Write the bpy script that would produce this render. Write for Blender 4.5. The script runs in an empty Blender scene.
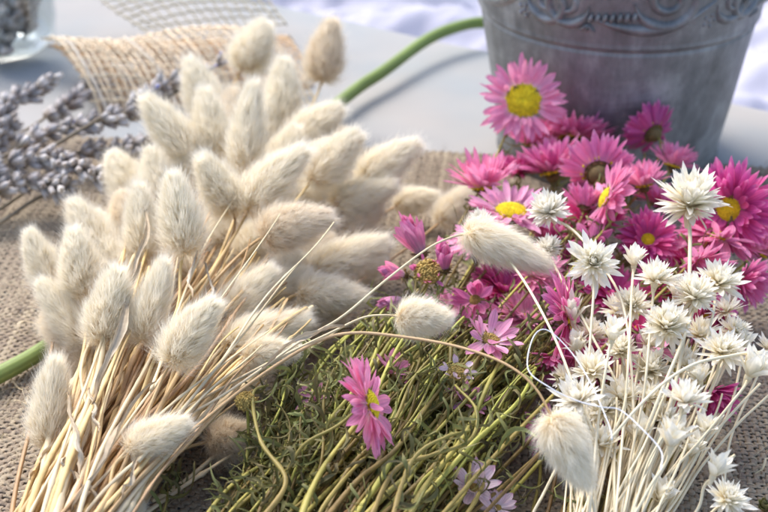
import bpy, math
import numpy as np
from mathutils import Vector
rng = np.random.default_rng(7)
U = 0.01                                   # everything below is written in centimetres
R_ = math.radians
sc = bpy.context.scene
COL = sc.collection

# ------------------------------------------------------------------ camera
CAM = np.array([0.0, -59.5, 33.0]); PITCH = R_(29.0)
F = 384 / math.tan(R_(15))                 # focal length in photo pixels
c_r = np.array([1.0, 0, 0])
c_u = np.array([0, math.sin(PITCH), math.cos(PITCH)])
c_f = np.array([0, math.cos(PITCH), -math.sin(PITCH)])

def ray(px, py):
    return c_f + c_r * (px - 384) / F + c_u * (256 - py) / F

def P(px, py, z):
    d = ray(px, py); return CAM + d * ((z - CAM[2]) / d[2])

def PD(px, py, depth):
    return CAM + ray(px, py) * depth

def depth(p): return float(np.dot(np.asarray(p) - CAM, c_f))
def ppc(p): return F / depth(p)            # photo pixels per cm at that point
def dirv(v):                               # facing, given as right / up / towards the lens
    w = c_r * v[0] + c_u * v[1] - c_f * v[2]
    return w / np.linalg.norm(w)

def nrm(v):
    v = np.asarray(v, float); return v / (np.linalg.norm(v, axis=-1, keepdims=True) + 1e-12)

def frame(z, roll=0.0):
    z = nrm(z); a = np.array([0, 0, 1.0]) if abs(z[2]) < .9 else np.array([1.0, 0, 0])
    x = nrm(np.cross(a, z)); y = np.cross(z, x)
    c, s = math.cos(roll), math.sin(roll)
    return np.stack([x * c + y * s, -x * s + y * c, z], axis=1)

# ------------------------------------------------------------------ geometry collector
class G:
    def __init__(s): s.v = []; s.f = []; s.m = []; s.a = []; s.n = 0; s.xf = None
    def add(s, v, faces, attr=None, mat=0):
        v = np.asarray(v, float).reshape(-1, 3)
        if s.xf is not None: v = v @ s.xf[0].T + s.xf[1]
        if attr is None: attr = np.tile([.5, .5, .5], (len(v), 1))
        s.v.append(v); s.a.append(np.asarray(attr, float).reshape(-1, 3))
        for f in faces if isinstance(faces, list) else [faces]:
            s.f.append(np.asarray(f, np.int64) + s.n); s.m.append(np.full(len(f), mat, np.int32))
        s.n += len(v)
    def build(s, name, mats, parent=None, origin=None, smooth=True):
        V = np.concatenate(s.v); A = np.concatenate(s.a)
        o0 = np.zeros(3) if origin is None else np.asarray(origin)
        V = (V - o0) * U
        loops = np.concatenate([f.ravel() for f in s.f])
        tot = np.concatenate([np.full(len(f), f.shape[1], np.int32) for f in s.f])
        mi = np.concatenate(s.m)
        start = np.concatenate([[0], np.cumsum(tot)[:-1]]).astype(np.int32)
        me = bpy.data.meshes.new(name)
        me.vertices.add(len(V)); me.vertices.foreach_set('co', V.astype(np.float32).ravel())
        me.loops.add(len(loops)); me.loops.foreach_set('vertex_index', loops.astype(np.int32))
        me.polygons.add(len(tot)); me.polygons.foreach_set('loop_start', start); me.polygons.foreach_set('loop_total', tot)
        me.polygons.foreach_set('material_index', mi)
        me.polygons.foreach_set('use_smooth', np.full(len(tot), smooth, dtype=bool))
        at = me.attributes.new('pt', 'FLOAT_VECTOR', 'POINT'); at.data.foreach_set('vector', A.astype(np.float32).ravel())
        me.update(calc_edges=True)
        for m in (mats if isinstance(mats, (list, tuple)) else [mats]): me.materials.append(m)
        o = bpy.data.objects.new(name, me); COL.objects.link(o)
        if parent is not None: o.parent = parent
        elif origin is not None: o.location = Vector(o0 * U)
        return o

def thing(name, loc, label, cat, group=None):
    o = bpy.data.objects.new(name, None); COL.objects.link(o)
    o.location = Vector(np.asarray(loc) * U); o.empty_display_size = .005
    o['label'] = label; o['category'] = cat
    if group: o['group'] = group
    return o

def tag(o, label, cat, group=None, kind=None):
    if label: o['label'] = label
    if cat: o['category'] = cat
    if group: o['group'] = group
    if kind: o['kind'] = kind
    return o

def grid_faces(n, nt, ns, wrap=False):
    """quads of n separate grids nt x ns"""
    i = np.arange(nt - 1)[:, None]; j = np.arange(ns if wrap else ns - 1)[None, :]
    j2 = (j + 1) % ns
    q = np.stack([i * ns + j, i * ns + j2, (i + 1) * ns + j2, (i + 1) * ns + j], -1).reshape(-1, 4)
    return (q[None] + (np.arange(n) * nt * ns)[:, None, None]).reshape(-1, 4)

def frames(pts):
    T = nrm(np.gradient(pts, axis=0)); a = np.array([0, 0, 1.0]) if abs(T[0][2]) < .9 else np.array([1.0, 0, 0])
    N = [nrm(np.cross(T[0], a))]
    for k in range(1, len(pts)):
        v = N[-1] - T[k] * np.dot(N[-1], T[k]); N.append(nrm(v))
    N = np.array(N); return T, N, np.cross(T, N)

def tube(g, pts, r, sides=6, mat=0, rnd=None, flat=1.0, caps=True):
    pts = np.asarray(pts, float); n = len(pts); r = np.broadcast_to(np.asarray(r, float), (n,))
    T, N, B = frames(pts); a = np.arange(sides) / sides * 2 * math.pi
    ring = N[:, None] * (np.cos(a)[None, :, None]) + B[:, None] * (np.sin(a)[None, :, None] * flat)
    V = pts[:, None] + ring * r[:, None, None]
    rnd = rng.random() if rnd is None else rnd
    A = np.zeros((n, sides, 3)); A[..., 0] = np.linspace(0, 1, n)[:, None]; A[..., 1] = (a / 2 / math.pi)[None]; A[..., 2] = rnd
    fs = [grid_faces(1, n, sides, True)]
    if caps: fs += [np.arange(sides)[None, ::-1], (np.arange(sides) + (n - 1) * sides)[None]]
    g.add(V, fs, A, mat)

def spline(ctrl, n=24, wob=0.0, wf=3):
    c = np.asarray(ctrl, float); m = len(c)
    e = np.vstack([2 * c[0] - c[1], c, 2 * c[-1] - c[-2]])
    t = np.linspace(0, m - 1 - 1e-6, n); k = t.astype(int); u = (t - k)[:, None]
    p0, p1, p2, p3 = e[k], e[k + 1], e[k + 2], e[k + 3]
    q = .5 * ((2 * p1) + (-p0 + p2) * u + (2 * p0 - 5 * p1 + 4 * p2 - p3) * u * u + (-p0 + 3 * p1 - 3 * p2 + p3) * u ** 3)
    if wob:
        s = np.linspace(0, 1, n)[:, None]
        for k in range(1, wf + 1):
            q = q + wob / k * rng.normal(size=(1, 3)) * np.sin(s * math.pi * k * 1.7 + rng.random() * 6) * np.sin(s * math.pi) ** .5
    return q

def bez(p0, p1, p2, p3, n=20, wob=0.0):
    t = np.linspace(0, 1, n)[:, None]
    q = (1 - t) ** 3 * p0 + 3 * (1 - t) ** 2 * t * p1 + 3 * (1 - t) * t * t * p2 + t ** 3 * p3
    if wob:
        for k in range(1, 4):
            q = q + wob / k * rng.normal(size=(1, 3)) * np.sin(t * math.pi * k * 1.6) * np.array([1, 1, .6])
    return q

def ico(nu, nv):
    """ellipsoid template, axis +Z, z -1..1"""
    th = np.linspace(0.12, math.pi - .05, nv); ph = np.arange(nu) / nu * 2 * math.pi
    V = np.stack([np.sin(th)[:, None] * np.cos(ph), np.sin(th)[:, None] * np.sin(ph), -np.cos(th)[:, None] * np.ones(nu)], -1)
    return V.reshape(-1, 3), grid_faces(1, nv, nu, True), np.repeat((1 - np.cos(th)) / 2, nu)

def stamp(g, V, Fc, t, M, L, rnd, mat=0):
    """copies of a template under N matrices (N,3,3) at L (N,3)"""
    n = len(L); W = np.einsum('nij,vj->nvi', M, V) + L[:, None]
    A = np.zeros((n, len(V), 3)); A[..., 0] = t[None]; A[..., 1] = .5; A[..., 2] = rnd[:, None]
    Fs = (Fc[None] + (np.arange(n) * len(V))[:, None, None]).reshape(-1, Fc.shape[1])
    g.add(W, Fs, A, mat)

def blades(g, phi, el, L, W, curl, r0, z0, twist, cup=.25, nt=7, ns=5, mat=0, wp=(.62, .55), base=.25, rag=0.0, rnd=None):
    """petals / bracts round +Z; every parameter may be an array over the blades"""
    n = len(phi); B = lambda x: np.broadcast_to(np.asarray(x, float), (n,))[:, None]
    phi, el, L, W, curl, r0, z0, twist = map(B, (phi, el, L, W, curl, r0, z0, twist))
    t = np.linspace(0, 1, nt)[None]; e = el + curl * t
    dt = 1 / (nt - 1)
    ce, se = np.cos(e), np.sin(e)
    r = r0 + L * np.concatenate([np.zeros((n, 1)), np.cumsum((ce[:, 1:] + ce[:, :-1]) / 2 * dt, 1)], 1)
    z = z0 + L * np.concatenate([np.zeros((n, 1)), np.cumsum((se[:, 1:] + se[:, :-1]) / 2 * dt, 1)], 1)
    er = np.stack([np.cos(phi), np.sin(phi), 0 * phi], -1); ep = np.stack([-np.sin(phi), np.cos(phi), 0 * phi], -1)
    zz = np.array([0, 0, 1.0])
    c = r[..., None] * er + z[..., None] * zz
    N = -se[..., None] * er + ce[..., None] * zz
    pk = wp[0]
    w = np.where(t < pk, base + (1 - base) * np.sin(t / pk * math.pi / 2), np.clip(1 - ((t - pk) / (1 - pk)) ** 1.7, 0, 1) ** wp[1])
    w = np.maximum(w, .04) * W / 2
    s = np.linspace(-1, 1, ns)
    tw = twist * t
    X = np.cos(tw)[..., None] * ep + np.sin(tw)[..., None] * N
    V = c[:, :, None] + (w[..., None, None] * s[:, None]) * X[:, :, None] + (w[..., None, None] * (cup * s ** 2)[:, None]) * N[:, :, None]
    if rag: V = V + rng.normal(size=V.shape) * rag * W[..., None, None]
    A = np.zeros(V.shape); A[..., 0] = t[..., None]; A[..., 1] = (s * .5 + .5)[None, None]
    A[..., 2] = (rng.random((n, 1, 1)) if rnd is None else rnd)
    g.add(V, grid_faces(n, nt, ns), A, mat)

def ribbons(g, p0, d, L, W, curl=.3, nt=8, mat=0, taper=True, twist=2.0):
    """N wandering narrow strips (leaves) starting at p0 along d"""
    n = len(p0); t = np.linspace(0, 1, nt); d = nrm(d)
    a = nrm(np.cross(d, rng.normal(size=(n, 3)))); b = np.cross(d, a)
    f1 = rng.uniform(1.5, 4.5, (n, 1)); ph = rng.uniform(0, 6.28, (n, 1)); am = rng.uniform(.3, 1, (n, 1)) * curl
    T = t[None]
    off = (am * (np.sin(f1 * T * 2 + ph) - np.sin(ph)))[..., None] * a[:, None] + (am * (np.cos(f1 * T * 1.7 + ph) - np.cos(ph)))[..., None] * b[:, None]
    c = p0[:, None] + np.asarray(L).reshape(-1, 1, 1) * (T[..., None] * d[:, None] + off)
    tg = nrm(np.gradient(c, axis=1))
    ang = ph + twist * T * rng.uniform(-1, 1, (n, 1))
    x = np.cos(ang)[..., None] * a[:, None] + np.sin(ang)[..., None] * b[:, None]
    x = nrm(x - tg * np.sum(x * tg, -1, keepdims=True)); nn = np.cross(tg, x)
    w = np.sin(np.clip(T * .92 + .08, 0, 1) * math.pi) ** .6 if taper else np.ones((1, nt))
    w = w * np.asarray(W).reshape(-1, 1) / 2
    s = np.array([-1, 0, 1.0])
    V = c[:, :, None] + w[..., None, None] * s[:, None] * x[:, :, None] + (w[..., None, None] * (np.abs(s) * .5)[:, None]) * nn[:, :, None]
    A = np.zeros(V.shape); A[..., 0] = t[None, :, None]; A[..., 1] = (s * .5 + .5); A[..., 2] = rng.random((n, 1, 1))
    g.add(V, grid_faces(n, nt, 3), A, mat)

# ------------------------------------------------------------------ materials
def mat(name, cols, rough=.7, trans=0.0, rnd=.25, noise=(3, .25), stri=0.0, sfreq=30, bump=0.0, bscale=20, metal=0.0,
        spec=.3, coords='Object', sheen=0.0, det=3, nstretch=None, tcol=None, hue=0.0, bdist=.02):
    m = bpy.data.materials.new(name); m.use_nodes = True; nt = m.node_tree; nd = nt.nodes; lk = nt.links; nd.clear()
    out = nd.new('ShaderNodeOutputMaterial'); pb = nd.new('ShaderNodeBsdfPrincipled')
    at = nd.new('ShaderNodeAttribute'); at.attribute_name = 'pt'
    sx = nd.new('ShaderNodeSeparateXYZ'); lk.new(at.outputs['Vector'], sx.inputs[0])
    rp = nd.new('ShaderNodeValToRGB'); els = rp.color_ramp.elements
    while len(els) < len(cols): els.new(.5)
    for e, (p, c) in zip(els, cols): e.position = p; e.color = (*c, 1)
    lk.new(sx.outputs[0], rp.inputs[0])
    tc = nd.new('ShaderNodeTexCoord'); mp = nd.new('ShaderNodeMapping'); lk.new(tc.outputs[coords], mp.inputs[0])
    if nstretch: mp.inputs['Scale'].default_value = nstretch
    def math_(op, a, b):
        n = nd.new('ShaderNodeMath'); n.operation = op
        for i, x in enumerate((a, b)):
            if isinstance(x, (int, float)): n.inputs[i].default_value = x
            else: lk.new(x, n.inputs[i])
        return n.outputs[0]
    no = nd.new('ShaderNodeTexNoise'); no.inputs['Scale'].default_value = noise[0] * 100; no.inputs['Detail'].default_value = det
    lk.new(mp.outputs[0], no.inputs['Vector'])
    val = math_('MULTIPLY', math_('SUBTRACT', sx.outputs[2], .5), rnd)
    val = math_('ADD', val, math_('MULTIPLY', math_('SUBTRACT', no.outputs[0], .5), noise[1] * 2))
    if stri:
        sn = math_('SINE', math_('ADD', math_('MULTIPLY', sx.outputs[1], sfreq), math_('MULTIPLY', sx.outputs[2], 40)), 0)
        val = math_('ADD', val, math_('MULTIPLY', sn, stri))
    val = math_('ADD', val, 1.0)
    hs = nd.new('ShaderNodeHueSaturation'); lk.new(val, hs.inputs['Value']); lk.new(rp.outputs[0], hs.inputs['Color'])
    if hue: lk.new(math_('ADD', math_('MULTIPLY', math_('SUBTRACT', sx.outputs[2], .5), hue), .5), hs.inputs['Hue'])
    lk.new(hs.outputs[0], pb.inputs['Base Color'])
    pb.inputs['Roughness'].default_value = rough; pb.inputs['Metallic'].default_value = metal
    pb.inputs['Specular IOR Level'].default_value = spec
    if sheen: pb.inputs['Sheen Weight'].default_value = sheen
    if bump:
        bn = nd.new('ShaderNodeTexNoise'); bn.inputs['Scale'].default_value = bscale * 100; bn.inputs['Detail'].default_value = 4
        lk.new(mp.outputs[0], bn.inputs['Vector'])
        h = bn.outputs[0]
        if stri: h = math_('ADD', h, math_('MULTIPLY', sn, .35))
        bp = nd.new('ShaderNodeBump'); bp.inputs['Strength'].default_value = bump; bp.inputs['Distance'].default_value = bdist * U
        lk.new(h, bp.inputs['Height']); lk.new(bp.outputs[0], pb.inputs['Normal'])
    if trans:
        tr = nd.new('ShaderNodeBsdfTranslucent'); lk.new(hs.outputs[0], tr.inputs[0])
        mx = nd.new('ShaderNodeMixShader'); mx.inputs[0].default_value = trans
        lk.new(pb.outputs[0], mx.inputs[1]); lk.new(tr.outputs[0], mx.inputs[2]); lk.new(mx.outputs[0], out.inputs[0])
    else: lk.new(pb.outputs[0], out.inputs[0])
    m['x'] = 1
    return m

M_fur = mat('bunny_fur', [(0, (.88, .76, .52)), (.35, (.96, .90, .75)), (1, (.98, .965, .91))], rough=.85, trans=.5, rnd=.12, noise=(1.2, .06), spec=.15)
M_furtan = mat('bunny_fur_tan', [(0, (.82, .69, .49)), (.4, (.92, .83, .67)), (1, (.96, .92, .83))], rough=.85, trans=.38, rnd=.14, noise=(1.2, .06), spec=.15)
M_core = mat('seed_core', [(0, (.78, .66, .44)), (1, (.88, .79, .58))], rough=.9, trans=.1, rnd=.2)
M_straw = mat('straw', [(0, (.55, .37, .17)), (.5, (.62, .44, .23)), (1, (.56, .38, .18))], rough=.5, rnd=.55, noise=(2.5, .3), stri=.10, sfreq=25, bump=.3, bscale=12, hue=.03)
M_strawp = mat('pale_straw', [(0, (.66, .54, .33)), (1, (.72, .60, .40))], rough=.5, rnd=.3, noise=(2, .18), bump=.2)
M_husk = mat('papery_husk', [(0, (.50, .40, .27)), (.6, (.62, .53, .40)), (1, (.46, .34, .21))], rough=.7, trans=.1, rnd=.3, stri=.12, sfreq=20, noise=(4, .25), bump=.4)
def petalmat(name, base, mid, tip, tr=.35, rnd=.3):
    return mat(name, [(0, base), (.35, mid), (.8, mid), (1, tip)], rough=.42, trans=tr, rnd=rnd, noise=(6, .10), stri=.10, sfreq=22, bump=.25, bscale=25, spec=.35, hue=.03)
M_pl = petalmat('petal_light_pink', (.92, .70, .79), (.85, .36, .56), (.82, .27, .48), .4)
M_pm = petalmat('petal_mid_pink', (.84, .36, .57), (.80, .24, .49), (.88, .46, .66), .4)
M_pd = petalmat('petal_deep_pink', (.68, .12, .36), (.72, .12, .38), (.84, .32, .56), .4)
M_pv = petalmat('petal_lilac_pink', (.90, .72, .80), (.80, .38, .57), (.75, .29, .50))
M_pw = petalmat('petal_pale', (.88, .80, .82), (.85, .68, .76), (.78, .40, .58))
M_pp = petalmat('petal_purple', (.36, .05, .18), (.40, .05, .20), (.45, .08, .25))
M_disc = mat('daisy_disc', [(0, (.80, .58, .01)), (1, (.92, .78, .04))], rough=.7, rnd=.3, noise=(4, .15), trans=.1)
M_discb = mat('dried_disc', [(0, (.30, .19, .05)), (1, (.52, .38, .12))], rough=.8, rnd=.6, noise=(5, .4))
M_calyx = mat('calyx', [(0, (.12, .085, .03)), (.6, (.22, .15, .06)), (1, (.36, .22, .12))], rough=.7, rnd=.5, trans=.15, noise=(5, .3))
M_green = mat('olive_stem', [(0, (.27, .245, .055)), (.5, (.30, .25, .065)), (1, (.30, .22, .07))], rough=.5, rnd=1.1, noise=(2, .4), bump=.3, bscale=10, hue=.07, stri=.10, sfreq=19)
M_leaf = mat('curled_leaf', [(0, (.14, .135, .04)), (.5, (.20, .195, .07)), (1, (.31, .285, .13))], rough=.6, trans=.25, rnd=.8, noise=(3, .35), hue=.07, bump=.3, bscale=15)
M_white = mat('ivory_bract', [(0, (.80, .69, .45)), (.3, (.92, .87, .72)), (1, (.965, .945, .88))], rough=.5, trans=.30, rnd=.10, noise=(5, .07), stri=.04, sfreq=25, bump=.25, bscale=20)
M_whitec = mat('bleached_bract', [(0, (.78, .69, .50)), (.3, (.89, .85, .74)), (1, (.93, .91, .85))], rough=.5, trans=.30, rnd=.08, noise=(5, .05), stri=.03, sfreq=25, bump=.25)
M_wstem = mat('ivory_stem', [(0, (.80, .69, .46)), (1, (.82, .73, .53))], rough=.42, rnd=.28, noise=(2, .1), bump=.15, trans=.05)
M_lav = mat('lavender_bud', [(0, (.20, .15, .10)), (.4, (.30, .26, .23)), (.8, (.52, .49, .48)), (1, (.36, .28, .20))], rough=.85, rnd=.6, noise=(6, .35), bump=.5, bscale=25, stri=.14, sfreq=38, sheen=.3, hue=.04)
M_lavblue = mat('lavender_corolla', [(0, (.28, .28, .55)), (1, (.42, .46, .82))], rough=.7, trans=.3, rnd=.3)
M_lavstem = mat('lavender_stem', [(0, (.20, .16, .11)), (1, (.26, .22, .16))], rough=.7, rnd=.4)
M_fresh = mat('fresh_green_stem', [(0, (.19, .27, .065)), (.5, (.17, .24, .06)), (1, (.22, .29, .09))], rough=.5, rnd=.1, noise=(.8, .3), stri=.10, sfreq=75, bump=.35, bscale=3, nstretch=(1, .3, 1))
M_jute = mat('jute_burlap', [(0, (.345, .28, .205)), (1, (.345, .28, .205))], rough=.85, rnd=.55, noise=(9, .45), bump=.8, bscale=28, trans=.05, hue=.02, bdist=.04)
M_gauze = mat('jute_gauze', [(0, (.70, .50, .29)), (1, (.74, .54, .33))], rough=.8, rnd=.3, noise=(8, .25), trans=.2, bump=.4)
M_gauzew = mat('gauze_pale', [(0, (.68, .62, .52)), (1, (.70, .64, .54))], rough=.8, rnd=.2, noise=(8, .15), trans=.2)
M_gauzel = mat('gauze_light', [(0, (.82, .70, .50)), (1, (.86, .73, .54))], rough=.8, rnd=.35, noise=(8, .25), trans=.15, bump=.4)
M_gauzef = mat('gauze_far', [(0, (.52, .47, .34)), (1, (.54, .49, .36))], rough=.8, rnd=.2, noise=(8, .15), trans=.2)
M_thread = mat('white_thread', [(0, (.88, .90, .96)), (1, (.88, .90, .96))], rough=.4, rnd=.05, noise=(5, .05))

def linen():
    m = mat('linen', [(0, (.33, .335, .33)), (1, (.33, .335, .33))], rough=.9, rnd=0, noise=(.12, .16), bump=.25, bscale=14, sheen=.1)
    nt = m.node_tree; hs = [n for n in nt.nodes if n.type == 'HUE_SAT'][0]; n = nt.nodes.new('ShaderNodeTexNoise'); n.inputs['Scale'].default_value = 9; n.inputs['Detail'].default_value = 3
    tc = [n_ for n_ in nt.nodes if n_.type == 'TEX_COORD'][0]; nt.links.new(tc.outputs['Object'], n.inputs['Vector'])
    c = nt.nodes.new('ShaderNodeValToRGB'); e = c.color_ramp.elements; e[0].position = .38; e[0].color = (.29, .31, .32, 1); e[1].position = .62; e[1].color = (.35, .335, .32, 1); k = e.new(.5); k.color = (.325, .325, .32, 1)
    nt.links.new(n.outputs[0], c.inputs[0]); nt.links.new(c.outputs[0], hs.inputs['Color'])
    return m
M_linen = linen()
M_back = mat('crumpled_fabric', [(0, (.42, .42, .50)), (1, (.42, .42, .50))], rough=.9, rnd=0, noise=(.08, .12))
# zinc: mottled, brushed, patinated
def zinc():
    m = bpy.data.materials.new('aged_zinc'); m.use_nodes = True; nt = m.node_tree; nd = nt.nodes; lk = nt.links
    pb = nd['Principled BSDF']; tc = nd.new('ShaderNodeTexCoord')
    def noise(sc_, det, stretch=(1, 1, 1), dist=0):
        mp = nd.new('ShaderNodeMapping'); mp.inputs['Scale'].default_value = stretch; lk.new(tc.outputs['Object'], mp.inputs[0])
        n = nd.new('ShaderNodeTexNoise'); n.inputs['Scale'].default_value = sc_ * 100; n.inputs['Detail'].default_value = det
        n.inputs['Distortion'].default_value = dist; n.inputs['Roughness'].default_value = .65
        lk.new(mp.outputs[0], n.inputs['Vector']); return n.outputs[0]
    a = noise(.22, 6, (1, 1, 1.2), .6); b = noise(1.1, 6, (1, 1, .35)); c = noise(9, 3, (1, 1, 3))
    mx = nd.new('ShaderNodeMix'); mx.data_type = 'FLOAT'; mx.inputs[0].default_value = .45; lk.new(a, mx.inputs[2]); lk.new(b, mx.inputs[3])
    rp = nd.new('ShaderNodeValToRGB'); e = rp.color_ramp.elements
    e[0].position = .34; e[0].color = (.13, .135, .138, 1); e[1].position = .68; e[1].color = (.52, .54, .56, 1)
    k = e.new(.5); k.color = (.26, .27, .28, 1)
    lk.new(mx.outputs[0], rp.inputs[0]); lk.new(rp.outputs[0], pb.inputs['Base Color'])
    pb.inputs['Metallic'].default_value = .4
    rr = nd.new('ShaderNodeMapRange'); lk.new(b, rr.inputs[0]); rr.inputs[3].default_value = .38; rr.inputs[4].default_value = .62
    lk.new(rr.outputs[0], pb.inputs['Roughness'])
    bp = nd.new('ShaderNodeBump'); bp.inputs['Strength'].default_value = .35; bp.inputs['Distance'].default_value = .0004
    lk.new(c, bp.inputs['Height']); bp2 = nd.new('ShaderNodeBump'); bp2.inputs['Strength'].default_value = .4; bp2.inputs['Distance'].default_value = .0015
    lk.new(a, bp2.inputs['Height']); lk.new(bp.outputs[0], bp2.inputs['Normal']); lk.new(bp2.outputs[0], pb.inputs['Normal'])
    return m
M_zinc = zinc()
def glass():
    m = bpy.data.materials.new('clear_glass'); m.use_nodes = True; nt = m.node_tree; nd = nt.nodes; lk = nt.links; nd.clear()
    out = nd.new('ShaderNodeOutputMaterial'); t = nd.new('ShaderNodeBsdfTransparent'); t.inputs[0].default_value = (.93, .96, .97, 1)
    gl = nd.new('ShaderNodeBsdfGlossy'); gl.inputs['Roughness'].default_value = .05; fr = nd.new('ShaderNodeFresnel'); fr.inputs[0].default_value = 1.5
    mx = nd.new('ShaderNodeMixShader'); mu = nd.new('ShaderNodeMath'); mu.operation = 'MULTIPLY'; mu.inputs[1].default_value = .45; lk.new(fr.outputs[0], mu.inputs[0]); lk.new(mu.outputs[0], mx.inputs[0]); lk.new(t.outputs[0], mx.inputs[1]); lk.new(gl.outputs[0], mx.inputs[2])
    lk.new(mx.outputs[0], out.inputs[0]); return m
M_glass = glass()

# ------------------------------------------------------------------ setting: linen, far fabric, burlap
def sheet(name, poly_fn, nx, ny, zf, m):
    g = G(); u = np.linspace(0, 1, nx); v = np.linspace(0, 1, ny); Uu, Vv = np.meshgrid(u, v)
    xy = poly_fn(Uu, Vv); z = zf(xy[..., 0], xy[..., 1])
    g.add(np.stack([xy[..., 0], xy[..., 1], z], -1), grid_faces(1, ny, nx)); return g.build(name, m)

def smooth_noise(x, y, seed, k=6, s=1.0):
    r = np.random.default_rng(seed); z = 0
    for i in range(k):
        a = r.uniform(0, 6.28); f = s * (1.5 ** i) * r.uniform(.7, 1.3); z = z + np.sin((x * math.cos(a) + y * math.sin(a)) * f + r.uniform(0, 6.28)) / (1.45 ** i)
    return z
def tabletop(Uu, Vv):
    x = -90 + 180 * Uu; yb = 33.5 - .625 * x; yb = np.minimum(yb, 60); y = -60 + (yb + 60) * Vv; return np.stack([x, y], -1)
def table_z(x, y):
    e = np.clip((33.5 - .625 * x) - y, 0, 99)
    w = .10 * smooth_noise(x, y, 3, 5, .12) * np.clip((y + 0) / 20, 0, 1)
    return w - 9 * np.exp(-e / .5)
t = sheet('linen_tablecloth', tabletop, 160, 320, table_z, M_linen); tag(t, 'pale linen cloth covering the table', None, kind='structure')

def bpoly(Uu, Vv): return np.stack([-110 + 220 * Uu, 5 + 190 * Vv], -1)
def bz(x, y):
    n = smooth_noise(x, y, 11, 9, .10); m = smooth_noise(x, y, 12, 8, .22)
    return -13 + 1.6 * np.abs(n) + 1.0 * np.abs(m) + .02 * np.clip(y - 30, 0, 200)
t = sheet('backdrop_fabric', bpoly, 380, 330, bz, M_back); tag(t, 'crumpled white fabric in the background', None, kind='structure')

# burlap, woven thread by thread
BR = R_(-6); BC = np.array([0.0, 0.0])
def burl(u, v, z):
    c, s = math.cos(BR), math.sin(BR); x = u * c - v * s; y = u * s + v * c
    return np.stack([x, y, z + .16 + .07 * smooth_noise(x, y, 21, 4, .25)], -1)
def burlap():
    g = G(); pitch = .218; X0, X1, Y0, Y1 = -27, 27, -25, 11.5
    ns = 6; a = np.arange(ns) / ns * 2 * math.pi
    for d in (0, 1):
        lo, hi, l0, l1 = (Y0, Y1, X0, X1) if d == 0 else (X0, X1, Y0, Y1)
        pw = pitch * (1.0 if d == 0 else 1.06)
        cnt = int((hi - lo) / pitch); m = int((l1 - l0) / pitch) * 2 + 1
        s = np.linspace(l0, l1, m); k = np.arange(m)
        for i in range(cnt):
            ph = (i + d) % 2
            zz = .038 * np.cos(math.pi * (k / 2.0 + ph))
            off = lo + (i + .5) * pitch + .03 * rng.normal() + .05 * smooth_noise(s, np.full_like(s, i * .7), 31 + d, 3, .5)
            if d == 0 and i > cnt - 5: off = off + .12 * smooth_noise(s, 0 * s, 77 + i, 3, .8)
            r = .100 * (1 + .22 * rng.normal()) * (1 + .22 * smooth_noise(s * 1.0, 0 * s + i * 3.1, 41 + i % 7, 3, 1.4) / 2)
            r = np.clip(r, .06, .14)
            u, v = (s, off) if d == 0 else (off, s)
            c = burl(u, v, zz)
            lat = np.array([-math.sin(BR), math.cos(BR), 0]) if d == 0 else np.array([math.cos(BR), math.sin(BR), 0])
            V = c[:, None] + r[:, None, None] * (1.1 * np.cos(a)[None, :, None] * lat + .42 * np.sin(a)[None, :, None] * np.array([0, 0, 1.0]))
            A = np.zeros((m, ns, 3)); A[..., 1] = .5; A[..., 2] = np.clip(.5 + .25 * rng.normal() + .2 * smooth_noise(s, 0 * s + i, 51, 3, .6)[:, None] / 2, 0, 1)
            g.add(V, grid_faces(1, m, ns, True), A)
    # frayed fibres standing off the cloth
    n = 5000; p = burl(rng.uniform(X0, X1, n), rng.uniform(Y0, Y1, n), np.full(n, .05)); d = rng.normal(size=(n, 3)) * [1, 1, .3]; d[:, 2] = np.abs(d[:, 2])
    ribbons(g, p, d, rng.uniform(.3, 1.1, n), rng.uniform(.015, .03, n), curl=.3, nt=5)
    return tag(g.build('burlap_mat', M_jute), 'coarse brown woven burlap under all the dried bunches', 'burlap mat')
burlap()

g = G(); n = 150; c = [P(rng.normal(38, 28), rng.normal(425, 45), .32) if i % 3 else P(rng.uniform(180, 760), rng.uniform(430, 520), .32) for i in range(n)]
d = rng.normal(size=(n, 3)) * [1, 1, .12]; d[:, 2] = np.abs(d[:, 2])
ribbons(g, np.array(c), d, rng.uniform(.3, 1.6, n), rng.choice([.02, .03, .09], n, p=[.5, .35, .15]), curl=.25, nt=6)
tag(g.build('plant_debris', M_strawp), 'fine stray awns and chaff fallen on the burlap', 'chaff', kind='stuff')

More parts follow.
